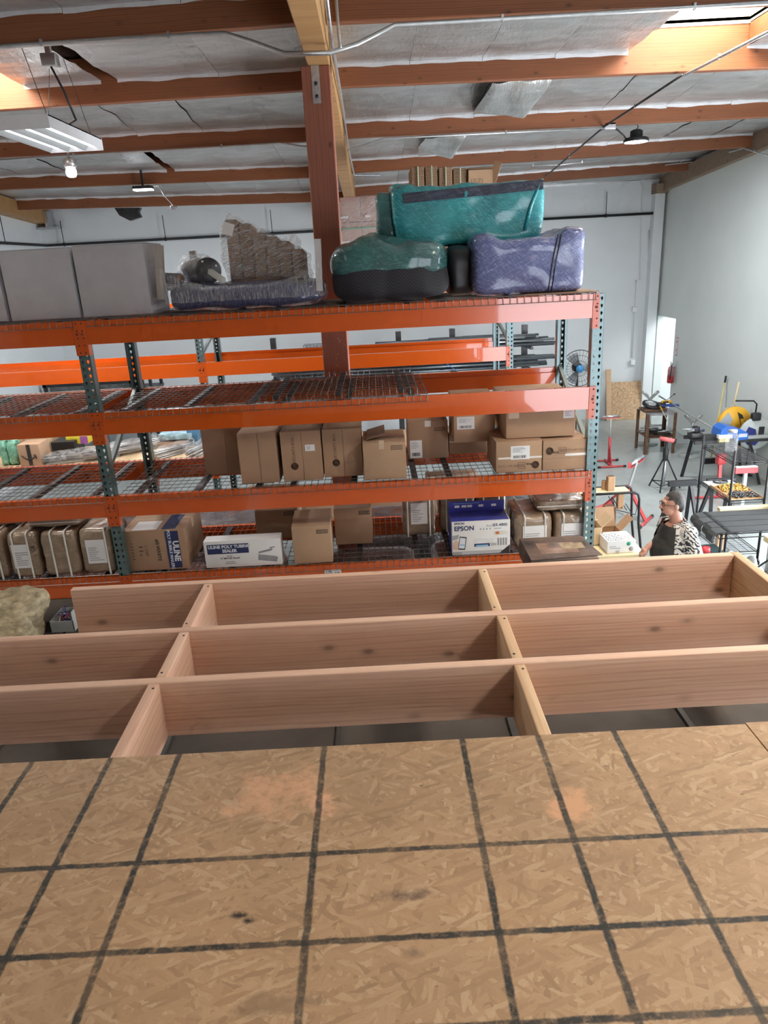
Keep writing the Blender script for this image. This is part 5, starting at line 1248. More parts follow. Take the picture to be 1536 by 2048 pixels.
# black tripod with red roller
fs = [WZ(1298, 971, .015), WZ(1360, 976, .015), WZ(1320, 986, .015)]; c = (fs[0]+fs[1]+fs[2])/3
t = T('roller_stand', 'black tripod stand with a short red roller on top', 'roller stand', (c.x, c.y, 0)); ap = Vector((0, 0, .62))
for k, f in enumerate(fs):
    fl = f-Vector((c.x, c.y, 0)); MB().tube(ap, fl, .013, 7).build('leg', m_black, t)
    g = (fs[(k+1) % 3]-Vector((c.x, c.y, 0)))*.82 + ap*.18; MB().tube(fl*.82+ap*.18, g, .009, 6).build('leg_tie', m_black, t)
MB().tube((0, 0, .10), (0, 0, .56), .026, 10).build('steel_sleeve', m_galv, t); MB().lathe([(.03, .52), (.045, .56), (.045, .72), (.025, .74), (.025, .86)], 12).build('column_head', m_black, t)
MB().tube((-.11, .03, .905), (.12, -.05, .865), .037, 14).build('red_roller', m_pad, t); MB().tube((.11, -.047, .868), (.135, -.056, .86), .04, 14).build('roller_end', m_black, t)
# rusty steel table with a saw and tools
tx0, tx1, ty0, ty1, tz = 5.32, 5.92, 14.15, 14.72, .84
t = T('steel_table', 'rusty angle-iron table with a cluttered lower shelf', 'table', ((tx0+tx1)/2, (ty0+ty1)/2, 0)); a, b_ = (tx1-tx0)/2, (ty1-ty0)/2
for sx_ in (-1, 1):
    for sy_ in (-1, 1): MB().box(sx_*a-(.06 if sx_ > 0 else 0), sx_*a+(.06 if sx_ < 0 else 0), sy_*b_-.004, sy_*b_+.004, 0, tz-.01).box(sx_*a-.004, sx_*a+.004, sy_*b_-(.06 if sy_ > 0 else 0), sy_*b_+(.06 if sy_ < 0 else 0), 0, tz-.01).build('angle_leg', m_rust, t)
MB().box(-a, a, -b_, b_, tz-.01, tz).box(-a, a, -b_, -b_+.012, tz-.05, tz-.01).build('table_top', M('pale_steel_plate', (.38, .38, .40), .4, .6, var=.25), t); MB().box(-a, a, -b_, b_, .36, .37).box(-a, a, -b_, -b_+.012, .33, .37).build('lower_shelf', m_rust, t)
s = T('chop_saw', 'dark abrasive chop saw with blue handle on the rusty table', 'saw', ((tx0+tx1)/2-.05, (ty0+ty1)/2, tz))
MB().rbox(-.26, .2, -.16, .16, 0, .06, .01, 2).build('saw_base', m_rust, s); MB().lathe([(0, -.02), (.19, -.02), (.19, .02), (0, .02)], 24, (-.06, 0, .12), (R(14), R(8), 0)).build('blade_guard', m_black, s)
MB().lathe([(.06, .021), (.12, .021), (.12, .026), (.06, .026)], 20, (-.08, 0, .13), (R(14), R(8), 0)).build('pale_disc_ring', m_roller, s); MB().bar((.1, -.05, .11), (.44, -.12, .10), .06, .05).build('blue_handle', M('dark_blue_grip', (.03, .08, .34), .4), s)
MB().rbox(.04, .2, -.08, .04, .06, .16, .02, 2).build('motor', m_chan, s); MB().tube((.2, -.02, .18), (.40, .05, .30), .006, 6).lathe([(.016, -.012), (.02, 0), (.016, .012)], 8, (.40, .05, .30)).build('lever', m_black, s)
s = T('yellow_drill', 'yellow tool lying on the chop saw', 'tool', ((tx0+tx1)/2+.15, (ty0+ty1)/2-.1, tz+.16)); MB().rbox(-.11, .09, -.03, .03, .0, .05, .012, 2).build('tool_body', m_yel, s); MB().rbox(-.09, .02, -.034, -.030, .01, .04, .002, 1).build('grey_grip', m_black, s)
s = T('folding_rule', 'yellow-tipped pale rule hanging over the rusty table edge', 'rule', ((tx0+tx1)/2+.04, ty0-.02, tz+.004)); MB().bar((-.06, .06, .10), (.06, -.02, -.16), .035, .006).build('pale_blade', M('pale_rule', (.70, .68, .50), .5), s); MB().bar((-.075, .07, .13), (-.04, .046, .06), .045, .014).build('yellow_end', m_yel, s)
rr = random.Random(8)
for i in range(7):
    x, y, z = rr.uniform(-.2, .15), rr.uniform(-.2, .05), .40+.03*(i % 3)
    s = T('steel_offcut', 'dark steel offcut on the lower shelf of the rusty table', 'offcut', ((tx0+tx1)/2+x, (ty0+ty1)/2+y, .37+.022+.044*(i//2)), rr.uniform(-.3, .3), 'steel offcuts on the table shelf')
    MB().tube((-.16, 0, 0), (.18, 0, 0), .02, 6).build('tube_end', m_chan if i % 2 else m_galv, s); MB().tube((.175, 0, 0), (.181, 0, 0), .015, 6).build('bore', m_black, s)
# grey V-head stands
def vstand(label, x, y, z, tilt):
    t = T('v_head_stand', label, 'pipe stand', (x, y, 0), tilt)
    MB().tube((0, 0, .02), (0, 0, z*.62), .05, 14).build('outer_column', M('pale_grey_column', (.55, .59, .57), .4), t); MB().tube((0, 0, z*.6), (0, 0, z), .034, 14).build('inner_column', m_grey, t); MB().lathe([(.22, 0), (.22, .012), (.06, .03)], 20).build('foot_plate', m_grey, t)
    for s_ in (-1, 1):
        MB().bar((0, 0, z-.02), (s_*.17, 0, z+.14), .06, .04).build('v_arm', m_grey, t); MB().tube((s_*.05, -.01, z+.055), (s_*.15, -.01, z+.15), .018, 10).build('roller', m_roller, t)
vstand('grey V-head pipe stand beside the rusty table', 6.14, 13.9, .68, 0); vstand('grey V-head pipe stand behind the rusty table', 5.68, 15.0, .98, 0)
pp0, pp1 = W(1318, 792, 14.9), W(1440, 865, 12.6); c = (pp0+pp1)/2
t = T('long_pipe', 'thin grey pipe lying across the V-head stands', 'pipe', c); MB().tube(pp0-c, pp1-c, .016, 8).build('pipe_wall', m_grey, t); MB().tube(pp0-c-(pp1-pp0).normalized()*.004, pp0-c, .012, 8).build('pipe_bore', m_black, t)
# black saw stand with three machines
sx0, sy0, sz = 5.75, 12.2, .80
t = T('saw_stand', 'black folding saw stand with splayed legs under the machines', 'stand', (sx0, sy0, 0))
for (x, y, fx_, fy_) in ((-.25, .2, -.32, .36), (-.2, -.2, -.30, -.32), (.55, .2, .75, .36), (.55, -.2, .75, -.32)): MB().bar((x, y, sz-.03), (fx_, fy_, 0), .045, .04).build('leg', m_black, t)
MB().box(-.4, .9, -.24, -.19, sz-.06, sz).box(-.4, .9, .19, .24, sz-.06, sz).box(-.4, .9, -.19, .19, sz-.02, sz).build('top_rails', m_chan, t)
def cen(px_, py_, Y): return W(px_, py_, Y)
q0 = cen(1468, 846, 12.3); s = T('mitre_saw', 'yellow mitre saw with round blade guard behind the blue planer', 'saw', (q0.x, 12.3, sz))
zc_ = q0.z-sz; MB().lathe([(0, -.04), (.27, -.04), (.29, -.02), (.29, .02), (.27, .04), (0, .04)], 32, (0, 0, zc_), (R(90), 0, 0)).build('yellow_guard', m_yel, s)
MB().prism([(.02, zc_+.20), (.10, zc_+.15), (.24, zc_-.16), (.16, zc_-.2)], 'y', -.062, -.045).build('black_badge', m_black, s); MB().prism([(.07, zc_+.08), (.13, zc_+.08), (.18, zc_-.09), (.12, zc_-.10)], 'y', -.066, -.061).build('yellow_lettering', m_yel, s)
MB().prism([(-.30, zc_+.02), (-.14, zc_+.20), (-.06, zc_+.08), (-.12, zc_-.10), (-.30, zc_-.12)], 'y', -.06, -.03).build('grey_blade_cover', m_grey, s); MB().rbox(-.24, .24, -.16, .16, 0, max(.05, zc_-.26), .02, 2).build('saw_table', m_chan, s); MB().box(-.05, .05, .05, .12, 0, zc_).build('pivot_arm', m_chan, s)
q0 = cen(1465, 858, 11.95); s = T('bench_planer', 'bench planer with bright blue lid and cream side filter', 'planer', (q0.x, 11.98, sz))
zc_ = q0.z-sz; MB().prism([(-.26, zc_-.10), (-.24, zc_+.02), (-.16, zc_+.08), (.12, zc_+.0), (.22, zc_-.06), (.22, zc_-.16), (.02, zc_-.18), (-.02, zc_-.12)], 'y', -.15, .18).build('blue_lid', m_bluep, s)
MB().rbox(-.0, .2, -.12, .16, 0, zc_-.16, .02, 2).build('black_body', m_black, s); MB().box(-.27, -.10, -.17, -.10, .0, zc_-.12).build('cream_filter', M('cream_pleated_filter', (.72, .66, .36), .7, var=.3, scale=4, stretch=(40, 1, 1)), s)
MB().box(-.29, -.06, -.18, -.1, zc_-.12, zc_-.06).build('white_trim', m_white, s); MB().lathe([(.03, 0), (.03, .02), (0, .024)], 12, (.1, -.12, zc_-.3), (R(90), 0, 0)).build('orange_knob', M('orange_knob', (.8, .3, .05), .4), s); MB().box(.06, .20, -.152, -.148, zc_-.12, zc_-.06).build('pale_label', m_bluew, s)
q0 = cen(1513, 868, 12.0); s = T('grey_saw', 'grey chop saw with dark blue guard window at the picture edge', 'saw', (q0.x, 12.05, sz))
zc_ = q0.z-sz; MB().lathe([(0, -.03), (.27, -.03), (.28, 0), (.27, .03), (0, .03)], 32, (0, 0, zc_), (R(90), 0, 0)).build('grey_guard', M('pale_grey_cast', (.58, .62, .60), .45), s)
MB().prism([(-.22, zc_-.06), (-.14, zc_+.13), (-.02, zc_+.08), (.0, zc_-.02), (.06, zc_-.12), (.0, zc_-.2), (-.14, zc_-.18)], 'y', -.05, -.034).build('blue_window', M('dark_blue_window', (.03, .04, .22), .25), s); MB().rbox(-.2, .3, -.15, .15, 0, max(.05, zc_-.26), .02, 2).build('saw_table', m_grey, s)
MB().rbox(-.1, .06, -.05, .05, zc_+.22, zc_+.36, .03, 2).build('carry_handle', m_black, s); MB().box(.04, .13, -.045, -.035, zc_-.09, zc_+.12).build('black_slot', m_black, s)
s = T('steel_vise', 'cluster of grey steel clamps beside the planer', 'clamp', (sx0-.30, sy0+.02, sz)); MB().rbox(-.1, .1, -.1, .1, 0, .1, .02, 2).build('clamp_base', m_chan, s); MB().tube((-.14, -.02, .14), (.14, -.02, .14), .035, 10).build('clamp_screw', m_galv, s); MB().tube((-.25, -.05, .17), (.0, -.05, .17), .012, 8).build('tommy_bar', m_galv, s); MB().rbox(-.04, .06, -.06, .06, .1, .2, .015, 2).build('clamp_jaw', m_black, s)
# broom, clear bag, boards against the wall
a, b_ = WX(1452, 752, XR_-.05), WX(1426, 869, XR_-.42); b_ = Vector((b_.x, b_.y, .05))
t = T('broom', 'broom with long yellow handle and black grip leaning on the wall', 'broom', (b_.x, b_.y, 0)); v = Vector((b_.x, b_.y, 0)); d_ = (a-b_); MB().tube(b_-v, b_-v+d_*.92, .016, 8).build('handle', M('yellow_broom_handle', (.78, .66, .28), .5), t); MB().tube(b_-v+d_*.92, a-v, .019, 8).build('grip', m_blackpl, t); MB().box(-.15, .15, -.04, .04, 0, .1).build('brush_head', m_black, t)
q0 = W(1486, 818, 12.4); t = T('dust_bag', 'clear plastic dust bag bulging behind the yellow saw', 'bag', (q0.x-.06, 12.62, .0)); MB().blob((0, 0, .62), (.42, .4, 1.24), 3, 14, .06, 6, 3).build('bag_film', m_film2, t); MB().tube((0, 0, .0), (0, 0, 1.2), .14, 12).build('bag_contents', M('pale_shavings', (.58, .56, .50), .9), t)
MB().tube((0, .03, 1.1), (.10, .1, q0.z+.42), .016, 8).build('wooden_stick', m_pale, t)
t = T('bent_tube', 'black bent handle tube rising behind the saws', 'handle', (q0.x-.02, 12.45, 0)); z_ = W(1478, 800, 12.5).z; MB().path([(-.10, 0, z_), (.22, 0, z_-.02), (.28, 0, z_-.08), (.27, 0, z_-.35), (.2, 0, .02)], .014, 8).build('tube', m_black, t); MB().box(.1, .3, -.1, .1, 0, .02).build('foot', m_black, t)
q0 = W(1530, 830, 13.4); t = T('plywood_sheet', 'sheet of plywood leaning on the wall at the picture edge', 'board', (q0.x+.1, 13.5, 0)); MB().rbox(-.35, .5, -.01, .01, 0, q0.z+.18, .003, 1).build('board', m_card_top, t); t.rotation_euler = (R(-6), R(6), 0)
q0 = W(1440, 812, 13.1); t = T('purple_bag', 'crumpled white and purple bag above the yellow saw', 'bag', (W(1462, 822, 13.0).x, 13.0, 0)); zb = W(1462, 830, 13.0).z; MB().blob((0, 0, zb), (.34, .1, .16), 3, 10, .05, 9, 2).build('bag_body', M('white_purple_print', (.30, .22, .62), .5, var=.9, scale=7, col2=(.75, .75, .82)), t); MB().box(-.04, .04, -.02, .02, 0, zb).build('support_stick', m_pale, t)
# black wire cart
cx0, cx1, cy0, cy1 = 4.34, 4.78, 8.57, 9.45
t = T('wire_cart', 'black wire shelving cart holding trays of fittings', 'cart', ((cx0+cx1)/2, (cy0+cy1)/2, 0)); a, b_ = (cx1-cx0)/2, (cy1-cy0)/2
for sx_ in (-1, 1):
    for sy_ in (-1, 1):
        MB().tube((sx_*a, sy_*b_, .10), (sx_*a, sy_*b_, 1.55), .016, 8).build('post', m_black, t); MB().lathe([(.05, -.012), (.05, .012)], 12, (sx_*a, sy_*b_, .05), (0, R(90), 0)).build('caster', m_blackpl, t)
for z in (1.40, .90, .20):
    mb = MB()
    for z2 in (0, -.03): mb.path([(-a, -b_, z+z2), (a, -b_, z+z2), (a, b_, z+z2), (-a, b_, z+z2), (-a, -b_, z+z2)], .005, 5)
    for i in range(26): y = -b_ + 2*b_*(i+.5)/26; mb.path([(-a, y, z), (a, y, z)], .0028, 4)
    for i in range(3): x = -a+2*a*(i+1)/4; mb.path([(x, -b_, z-.004), (x, b_, z-.004)], .004, 4)
    n = 14
    for i in range(n): mb.path([(-a, -b_+2*b_*i/n, z), (-a, -b_+2*b_*(i+.5)/n, z-.03), (-a, -b_+2*b_*(i+1)/n, z)], .003, 4)
    mb.build('wire_shelf', m_black, t)
s = T('glass_jar', 'tall clear plastic jar on the top shelf of the wire cart', 'jar', (4.55, 9.1, 1.405)); MB().lathe([(.0, 0), (.07, 0), (.075, .02), (.075, .20), (.05, .24), (.05, .26)], 18).build('jar_wall', CLEARFILM('jar_plastic', (.75, .78, .8), .12), s); MB().lathe([(.054, .25), (.054, .28), (0, .28)], 18).build('lid', m_grey, s)
def tray(label, y0, y1, mat, parts_mat, n, seed, ring=False):
    t = T('fittings_tray', label, 'tray', ((cx0+cx1)/2, (y0+y1)/2, .906)); hy = (y1-y0)/2
    MB().box(-.20, .20, -hy, hy, 0, .008).box(-.20, -.195, -hy, hy, .008, .03).box(.195, .20, -hy, hy, .008, .03).build('cardboard_tray', mat, t)
    rr = random.Random(seed); mb = MB()
    for i in range(n):
        x, y, z = rr.uniform(-.15, .17), rr.uniform(-hy*.8, hy*.8), .018+.018*rr.random()
        if ring: mb.path([(x+.018*math.cos(k*math.pi/4), y+.018*math.sin(k*math.pi/4), z+.004*math.sin(k)) for k in range(8)], .005, 4, closed=True)
        else:
            an = rr.uniform(0, 3.14); dx, dy = .018*math.cos(an), .018*math.sin(an); mb.tube((x-dx, y-dy, z), (x+dx, y+dy, z), .008, 6)
    o = mb.build('loose_fittings', parts_mat, t); o['kind'] = 'stuff'
m_brass = M('brass', (.62, .40, .10), .35, .7, var=.25, scale=20); m_orkr = M('orange_kraft', (.66, .40, .20), .8)
tray('kraft tray heaped with brass fittings on the wire cart', 8.85, 9.18, m_orkr, m_brass, 150, 1); tray('kraft tray of dark ring fittings on the wire cart', 8.59, 8.84, m_orkr, m_chan, 90, 2, True)
s = T('steel_ring', 'dark spoked steel ring on white paper on the wire cart', 'ring', (4.56, 9.31, .906)); MB().box(-.19, .18, -.11, .1, 0, .002).build('white_paper_sheet', m_paper, s)
mb = MB().path([(.09*math.cos(k*math.pi/10), .07*math.sin(k*math.pi/10), .02) for k in range(20)], .011, 6, closed=True)
for k in range(3): mb.tube((.09*math.cos(k*2.1), .07*math.sin(k*2.1), .02), (0, 0, .02), .006, 5)
mb.build('ring_rim', m_chan, s); MB().box(.05, .12, -.08, -.03, .002, .003).build('green_note', M('green_note', (.45, .75, .15), .7), s)
# another red stand behind the cart
q0 = W(1492, 938, 10.6); t = T('roller_stand', 'red-topped stand with pale blue post behind the wire cart', 'roller stand', (q0.x, 10.6, 0)); MB().box(-.17, .17, -.03, .03, q0.z-.06, q0.z+.03).build('red_top', m_redw, t); MB().box(-.16, .16, -.03, .03, q0.z+.03, q0.z+.045).build('white_roller', m_white, t); MB().bar((0, 0, .02), (0, 0, q0.z-.06), .05, .04).build('pale_post', M('pale_blue_post', (.55, .68, .75), .4), t); MB().bar((-.2, 0, .015), (.2, 0, .015), .05, .03).bar((0, -.2, .015), (0, .2, .015), .05, .03).build('base_bars', m_redw, t)
q0 = WZ(1400, 996, .02); t = T('roller_stand', 'red floor stand with black-capped foot seen through the wire cart', 'roller stand', (q0.x+.2, q0.y, 0)); MB().tube((-.36, 0, .03), (.2, 0, .03), .022, 8).build('foot_bar', m_redw, t); MB().tube((-.40, 0, .03), (-.35, 0, .03), .03, 8).build('rubber_cap', m_blackpl, t); MB().bar((.1, 0, .03), (.12, .1, .62), .05, .05).build('red_column', m_redw, t); MB().rbox(.06, .2, .05, .17, .55, .72, .02, 2).build('head_block', m_redw, t)
for i, (x, y) in enumerate(((4.3, 9.9), (4.85, 9.9))):
    t = T('saw_horse', 'dark folding saw horse %s behind the wire cart' % ('nearer the walkway' if i == 0 else 'nearer the wall'), 'saw horse', (x, y, 0)); MB().bar((-.2, 0, .74), (.2, 0, .74), .06, .08).build('top_rail', m_black, t)
    for s_ in (-1, 1): MB().bar((-.12, 0, .72), (-.2, s_*.24, 0), .05, .03).bar((.12, 0, .72), (.2, s_*.24, 0), .05, .03).build('leg_pair', m_black, t)
# bench under black rubber mats
t = T('mat_bench', 'black wire bench carrying grey-black rubber mats', 'bench', (4.25, 7.88, 0))
for x in (-.46, .5):
    for y in (-.30, .32): MB().tube((x, y, 0), (x, y, .87), .016, 8).build('post', m_black, t)
mb = MB()
for y in (-.32, 0, .34): mb.path([(-.5, y, .872), (.55, y, .872)], .008, 5); mb.path([(-.5, y, .82), (.55, y, .82)], .006, 5)
for i in range(12): mb.path([(-.5, -.32+.055*i, .82), (-.5, -.32+.055*(i+.5), .872), (-.5, -.32+.055*(i+1), .82)], .005, 4)
mb.build('wire_top', m_black, t); MB().bar((-.46, -.3, .1), (.5, -.3, .8), .02, .01).build('cross_brace', m_black, t)
m_mat = M('grey_black_rubber', (.045, .048, .05), .6, var=.15)
lbm = ['nearest the loft', 'second from the loft', 'third from the loft', 'nearest the wire cart']
for i in range(4):
    y0 = 7.57+.165*i; t = T('rubber_mat', 'grey-black rubber mat with drooping curled end, %s' % lbm[i], 'mat', (4.25, y0+.075, .88), 0, 'rubber mats on the wire bench')
    prof = [(.7, .012), (-.46, .012), (-.53, .004), (-.57, -.03), (-.58, -.075), (-.565, -.11), (-.545, -.11), (-.555, -.075), (-.548, -.04), (-.52, -.015), (-.45, 0), (.7, 0)]
    prof = [(x + .03*(i % 2), z + .004*i) for x, z in prof]
    MB().prism(prof, 'y', -.078, .078).build('mat_sheet', m_mat, t); MB().prism([(x, z+.0) for x, z in [(-.40, .014+.004*i), (-.36, .014+.004*i), (-.36, .018+.004*i), (-.40, .018+.004*i)]], 'y', -.078, .078).build('mat_ridge', m_black, t)
t = T('pine_board', 'pale pine board lying behind the rubber mats', 'board', (4.5, 8.30, .873)); MB().rbox(-.42, .5, -.03, .05, 0, .045, .004, 1).build('board', m_pale, t); MB().box(-.4, -.32, -.02, .04, -.873, 0).box(.35, .43, -.02, .04, -.873, 0).build('trestle_legs', m_lumber2, t)
for i, (x, y, hh) in enumerate(((3.98, 7.72, .5), (4.22, 7.66, .42))):
    t = T('white_sack', 'white plastic sack under the rubber mat bench, %s' % ('taller one' if i == 0 else 'lower one beside the brace'), 'sack', (x, y, 0)); MB().blob((0, 0, hh/2), (.26, .3, hh), 3, 12, .05, 7, i+4).build('sack_body', m_sack, t); MB().blob((0, 0, hh+.03), (.12, .12, .14), 2, 8, .04, 9, i).build('tied_neck', m_sack, t)
t = T('parts_bin', 'dark teal bin with red lidded jar beside the man', 'bin', (3.62, 7.62, 0)); MB().prism([(-.17, 0), (.17, 0), (.21, .62), (-.21, .62)], 'y', -.2, .2).build('bin_body', M('dark_teal_plastic', (.03, .07, .09), .4), t); MB().box(-.23, .23, -.22, .22, .60, .64).build('rim', M('teal_rim', (.10, .2, .22), .4), t); MB().lathe([(.05, .64), (.05, .72), (0, .72)], 14, (.0, -.05, 0)).build('red_lid', m_red, t)
t = T('white_tote', 'white storage tote with green sticker at the picture edge', 'tote', (4.95, 8.2, 0)); MB().rbox(-.16, .3, -.2, .2, 0, 1.08, .02, 2).build('tote_body', M('white_tote_plastic', (.72, .77, .80), .45), t); MB().box(-.02, .06, -.203, -.2, .80, .87).build('green_sticker', M('green_note_b', (.45, .75, .15), .7), t); MB().box(-.17, .31, -.21, .21, .93, .96).build('dark_seam', m_grey, t)
t = T('side_bench', 'concrete-topped bench with pale pine edge at the picture edge', 'bench', (4.46, 7.15, 0)); MB().box(-.32, .4, -.22, .2, .86, .92).build('pine_top', m_pale, t); MB().box(-.26, .4, -.18, .16, .0, .86).build('grey_base', M('grey_block', (.32, .33, .31), .9, var=.2), t); MB().path([(.12, -.1, .92), (.12, -.1, 1.02), (.2, -.1, 1.05), (.26, -.1, 1.0), (.26, -.1, .92)], .012, 8).build('black_handle', m_black, t); MB().tube((-.35, -.24, 0), (-.35, -.24, .88), .022, 8).build('black_leg', m_black, t)
# bench with wood blocks, left of the walkway
t = T('pine_bench', 'narrow bench with pale pine plank and black curved frame', 'bench', (2.95, 9.16, 0)); MB().rbox(-.45, .30, -.09, .10, .915, .945, .004, 1).build('pine_plank', m_pale, t)
for y in (-.13, .15): MB().path([(-.5, y, .93), (.34, y, .93), (.40, y, .90), (.42, y, .83), (.43, y, .5), (.50, y, 0)], .017, 8).build('black_rail', m_black, t)
MB().path([(-.45, -.13, .93), (-.45, -.13, 0)], .017, 8).path([(-.45, .15, .93), (-.45, .15, 0)], .017, 8).build('black_leg', m_black, t); mb = MB()
for k in range(5): mb.path([(.08+.06*k, -.13, .78-.03*k), (.10+.06*k, .15, .80-.03*k)], .006, 4)
mb.path([(.05, -.13, .88), (.12, -.13, .7), (.38, -.13, .62), (.41, -.13, .8)], .007, 5).build('wire_basket', m_black, t)
def block(label, xl, xr, yb, yt, Y, z0):
    X0, X1 = fx(xl, yb, Y), fx(xr, yb, Y); h = fz((xl+xr)/2, yt, Y)-z0; w = (X1-X0)/2
    t = T('wood_block', label, 'wood block', ((X0+X1)/2, Y+w, z0)); o = MB().rbox(-h/2, h/2, -w, w, -w, w, .006, 1).build('block_body', m_wood3, t); o.rotation_euler = (0, R(90), 0); o.location = (0, 0, h/2); MB().box(-w*.8, w*.8, -w*.8, w*.8, h-.001, h+.0008).build('end_grain', M('dark_end_grain', (.12, .075, .04), .9), t)
block('tall rough wood block standing on the pine bench', 1214, 1228, 1006, 954, 9.08, .945); block('short rough wood block standing on the pine bench behind the tall one', 1204, 1212, 994, 962, 9.17, .945); block('rough wood block standing in the wire basket of the pine bench', 1235, 1247, 1018, 986, 9.06, fz(1241, 1019, 9.06))
t = T('wood_offcut', 'dark timber offcut standing below the pine bench', 'timber', (fx(1216, 1040, 8.9), 8.86, 0)); MB().rbox(-.07, .07, -.06, .06, 0, fz(1216, 1012, 8.86), .006, 1).build('offcut_body', m_rust, t); MB().rbox(-.16, -.09, -.05, .05, 0, fz(1202, 1030, 8.86), .006, 1).build('second_piece', m_rust, t)
# packing table with opened cartons
t = T('packing_table', 'pale wood packing table beside the man', 'table', (2.28, 7.28, 0)); MB().rbox(-.50, .42, -.34, .34, .91, .95, .004, 1).build('table_top', m_pale, t)
for x in (-.45, .37):
    for y in (-.28, .28): MB().box(x-.035, x+.035, y-.035, y+.035, 0, .91).build('leg', m_lumber2, t)
p0 = WZ(1214, 1109, .95); p1 = WZ(1271, 1106, .95); w = (p1.x-p0.x)/2
t = T('lettered_box', 'white box covered in black and red lettering on the packing table', 'box', ((p0.x+p1.x)/2, p0.y+.16, .952), R(2)); hh = .13
MB().rbox(-w, w, -.14, .14, 0, hh, .004, 2).build('box_body', m_white, t); MB().box(-w+.002, w-.002, -.14, .135, hh, hh+.003).build('white_lid', m_paper, t)
for i in range(6): lines(t, -w*.4, .0, w*.9, .001, -.14, 1, m_ink, i) if False else None
mb = MB(); rr = random.Random(3)
for r_ in range(7):
    x = -w*.92
    while x < w*.1: l_ = rr.uniform(.008, .03); mb.box(x, x+l_, -.12+.034*r_, -.112+.034*r_+.006, hh+.003, hh+.0036); x += l_+.008
mb.build('black_lettering', m_ink, t); mb = MB()
for r_ in range(4):
    x = w*.18
    while x < w*.92: l_ = rr.uniform(.012, .03); mb.box(x, x+l_, -.10+.034*r_, -.09+.034*r_, hh+.003, hh+.0036); x += l_+.008
mb.build('red_lettering', m_red, t); MB().lathe([(.022, 0), (.022, .001), (0, .001)], 16, (w*.5, -.14, hh*.75), (R(90), 0, 0)).build('green_mark', M('green_ink', (.02, .4, .25), .5), t); MB().lathe([(.026, 0), (.026, .001), (0, .001)], 16, (w*.7, -.14, hh*.3), (R(90), 0, 0)).build('grey_mark', m_greyink, t); lines(t, -w*.45, hh*.5, w*.8, hh*.3, -.141, 2, m_greyink, 8)
def openbox(label, x, y, z, w, d, h, mat, flap=.16, rz=0):
    t = T('open_carton', label, 'box', (x, y, z), rz); th = .005
    MB().box(-w, w, -d, -d+th, 0, h).box(-w, w, d-th, d, 0, h).box(-w, -w+th, -d, d, 0, h).box(w-th, w, -d, d, 0, h).box(-w, w, -d, d, 0, th).build('carton_body', mat, t)
    MB().obox((0, d+.03, h+flap*.42), (2*w*.96, th, flap), (R(-24), 0, 0)).build('rear_flap', mat, t); MB().obox((w+flap*.3, 0, h+flap*.30), (th, 2*d*.9, flap*.85), (0, R(42), 0)).build('side_flap', mat, t); return t
t = openbox('open brown carton with raised flap on the packing table', 2.20, 7.36, .952, .13, .12, .20, m_card_top, .17); MB().box(-.10, -.02, -.122, -.12, .02, .14).build('white_label', m_bluew, t)
t = openbox('open carton with a tall kraft flap behind the lettered box', 2.44, 7.46, .952, .13, .10, .10, m_kraft, .22); MB().box(-.09, -.02, .08, .10, .12, .18).build('torn_white_sticker', m_paper, t)
t = T('tape_coil', 'small silver coil lying before the lettered box', 'coil', (2.42, 7.02, .952)); MB().path([(.03*math.cos(k*.6), .03*math.sin(k*.6), .006+.0012*k) for k in range(24)], .004, 5).build('wire_coil', m_galv, t)

# ---------------------------------------------------------------- the man at the packing table
PYm = 6.72
def cap(mb, p0, p1, r0, r1, n=12):
    p0, p1 = Vector(p0), Vector(p1); d = (p1-p0).normalized(); pts = []; rs = []
    for k in range(5): a = math.pi/2*(1-k/4); pts.append(p0 - d*r0*math.sin(a)); rs.append(max(.001, r0*math.cos(a)))
    for k in range(1, 4): pts.append(p0.lerp(p1, k/4)); rs.append(r0+(r1-r0)*k/4)
    for k in range(5): a = math.pi/2*k/4; pts.append(p1 + d*r1*math.sin(a)); rs.append(max(.001, r1*math.cos(a)))
    mb.path(pts, rs, n)
def ell(mb, c, r, rot=None, n=16):
    prof = [(max(.001, math.sin(math.pi*k/10)), -math.cos(math.pi*k/10)) for k in range(11)]; m = Euler(rot).to_matrix() if rot else Matrix.Identity(3); b = len(mb.v)
    mb.lathe(prof, n)
    for i in range(b, len(mb.v)): v = Vector(mb.v[i]); v = m @ Vector((v.x*r[0], v.y*r[1], v.z*r[2])); mb.v[i] = tuple(v + Vector(c))
def fuse(mb, name, mat, parent, voxel=.009, smooth=4, keep=None):
    me = mb.mesh(name, mat); o = bpy.data.objects.new('tmp', me); COL.objects.link(o)
    r_ = o.modifiers.new('r', 'REMESH'); r_.mode = 'VOXEL'; r_.voxel_size = voxel; r_.use_smooth_shade = True
    s_ = o.modifiers.new('s', 'SMOOTH'); s_.iterations = smooth; s_.factor = .5
    dg = bpy.context.evaluated_depsgraph_get(); m2 = bpy.data.meshes.new_from_object(o.evaluated_get(dg)); bpy.data.objects.remove(o)
    if keep:
        bm = bmesh.new(); bm.from_mesh(m2); bmesh.ops.delete(bm, geom=[v for v in bm.verts if not keep(v.co)], context='VERTS'); bm.to_mesh(m2); bm.free()
    m2.materials.clear(); m2.materials.append(mat)
    for p in m2.polygons: p.use_smooth = True; p.material_index = 0
    q = bpy.data.objects.new(name, m2); COL.objects.link(q); q.parent = parent; return q
bx_ = fx(1358, 1100, PYm)
man = T('person', 'man in black and white patterned open shirt over dark apron, looking down, profile', 'person', (bx_, PYm, 0))
def L(x, y, dy=0.): p = W(x, y, PYm+dy); return Vector((p.x-bx_, dy, p.z))
hd = L(1344, 1008); nk = L(1354, 1040)
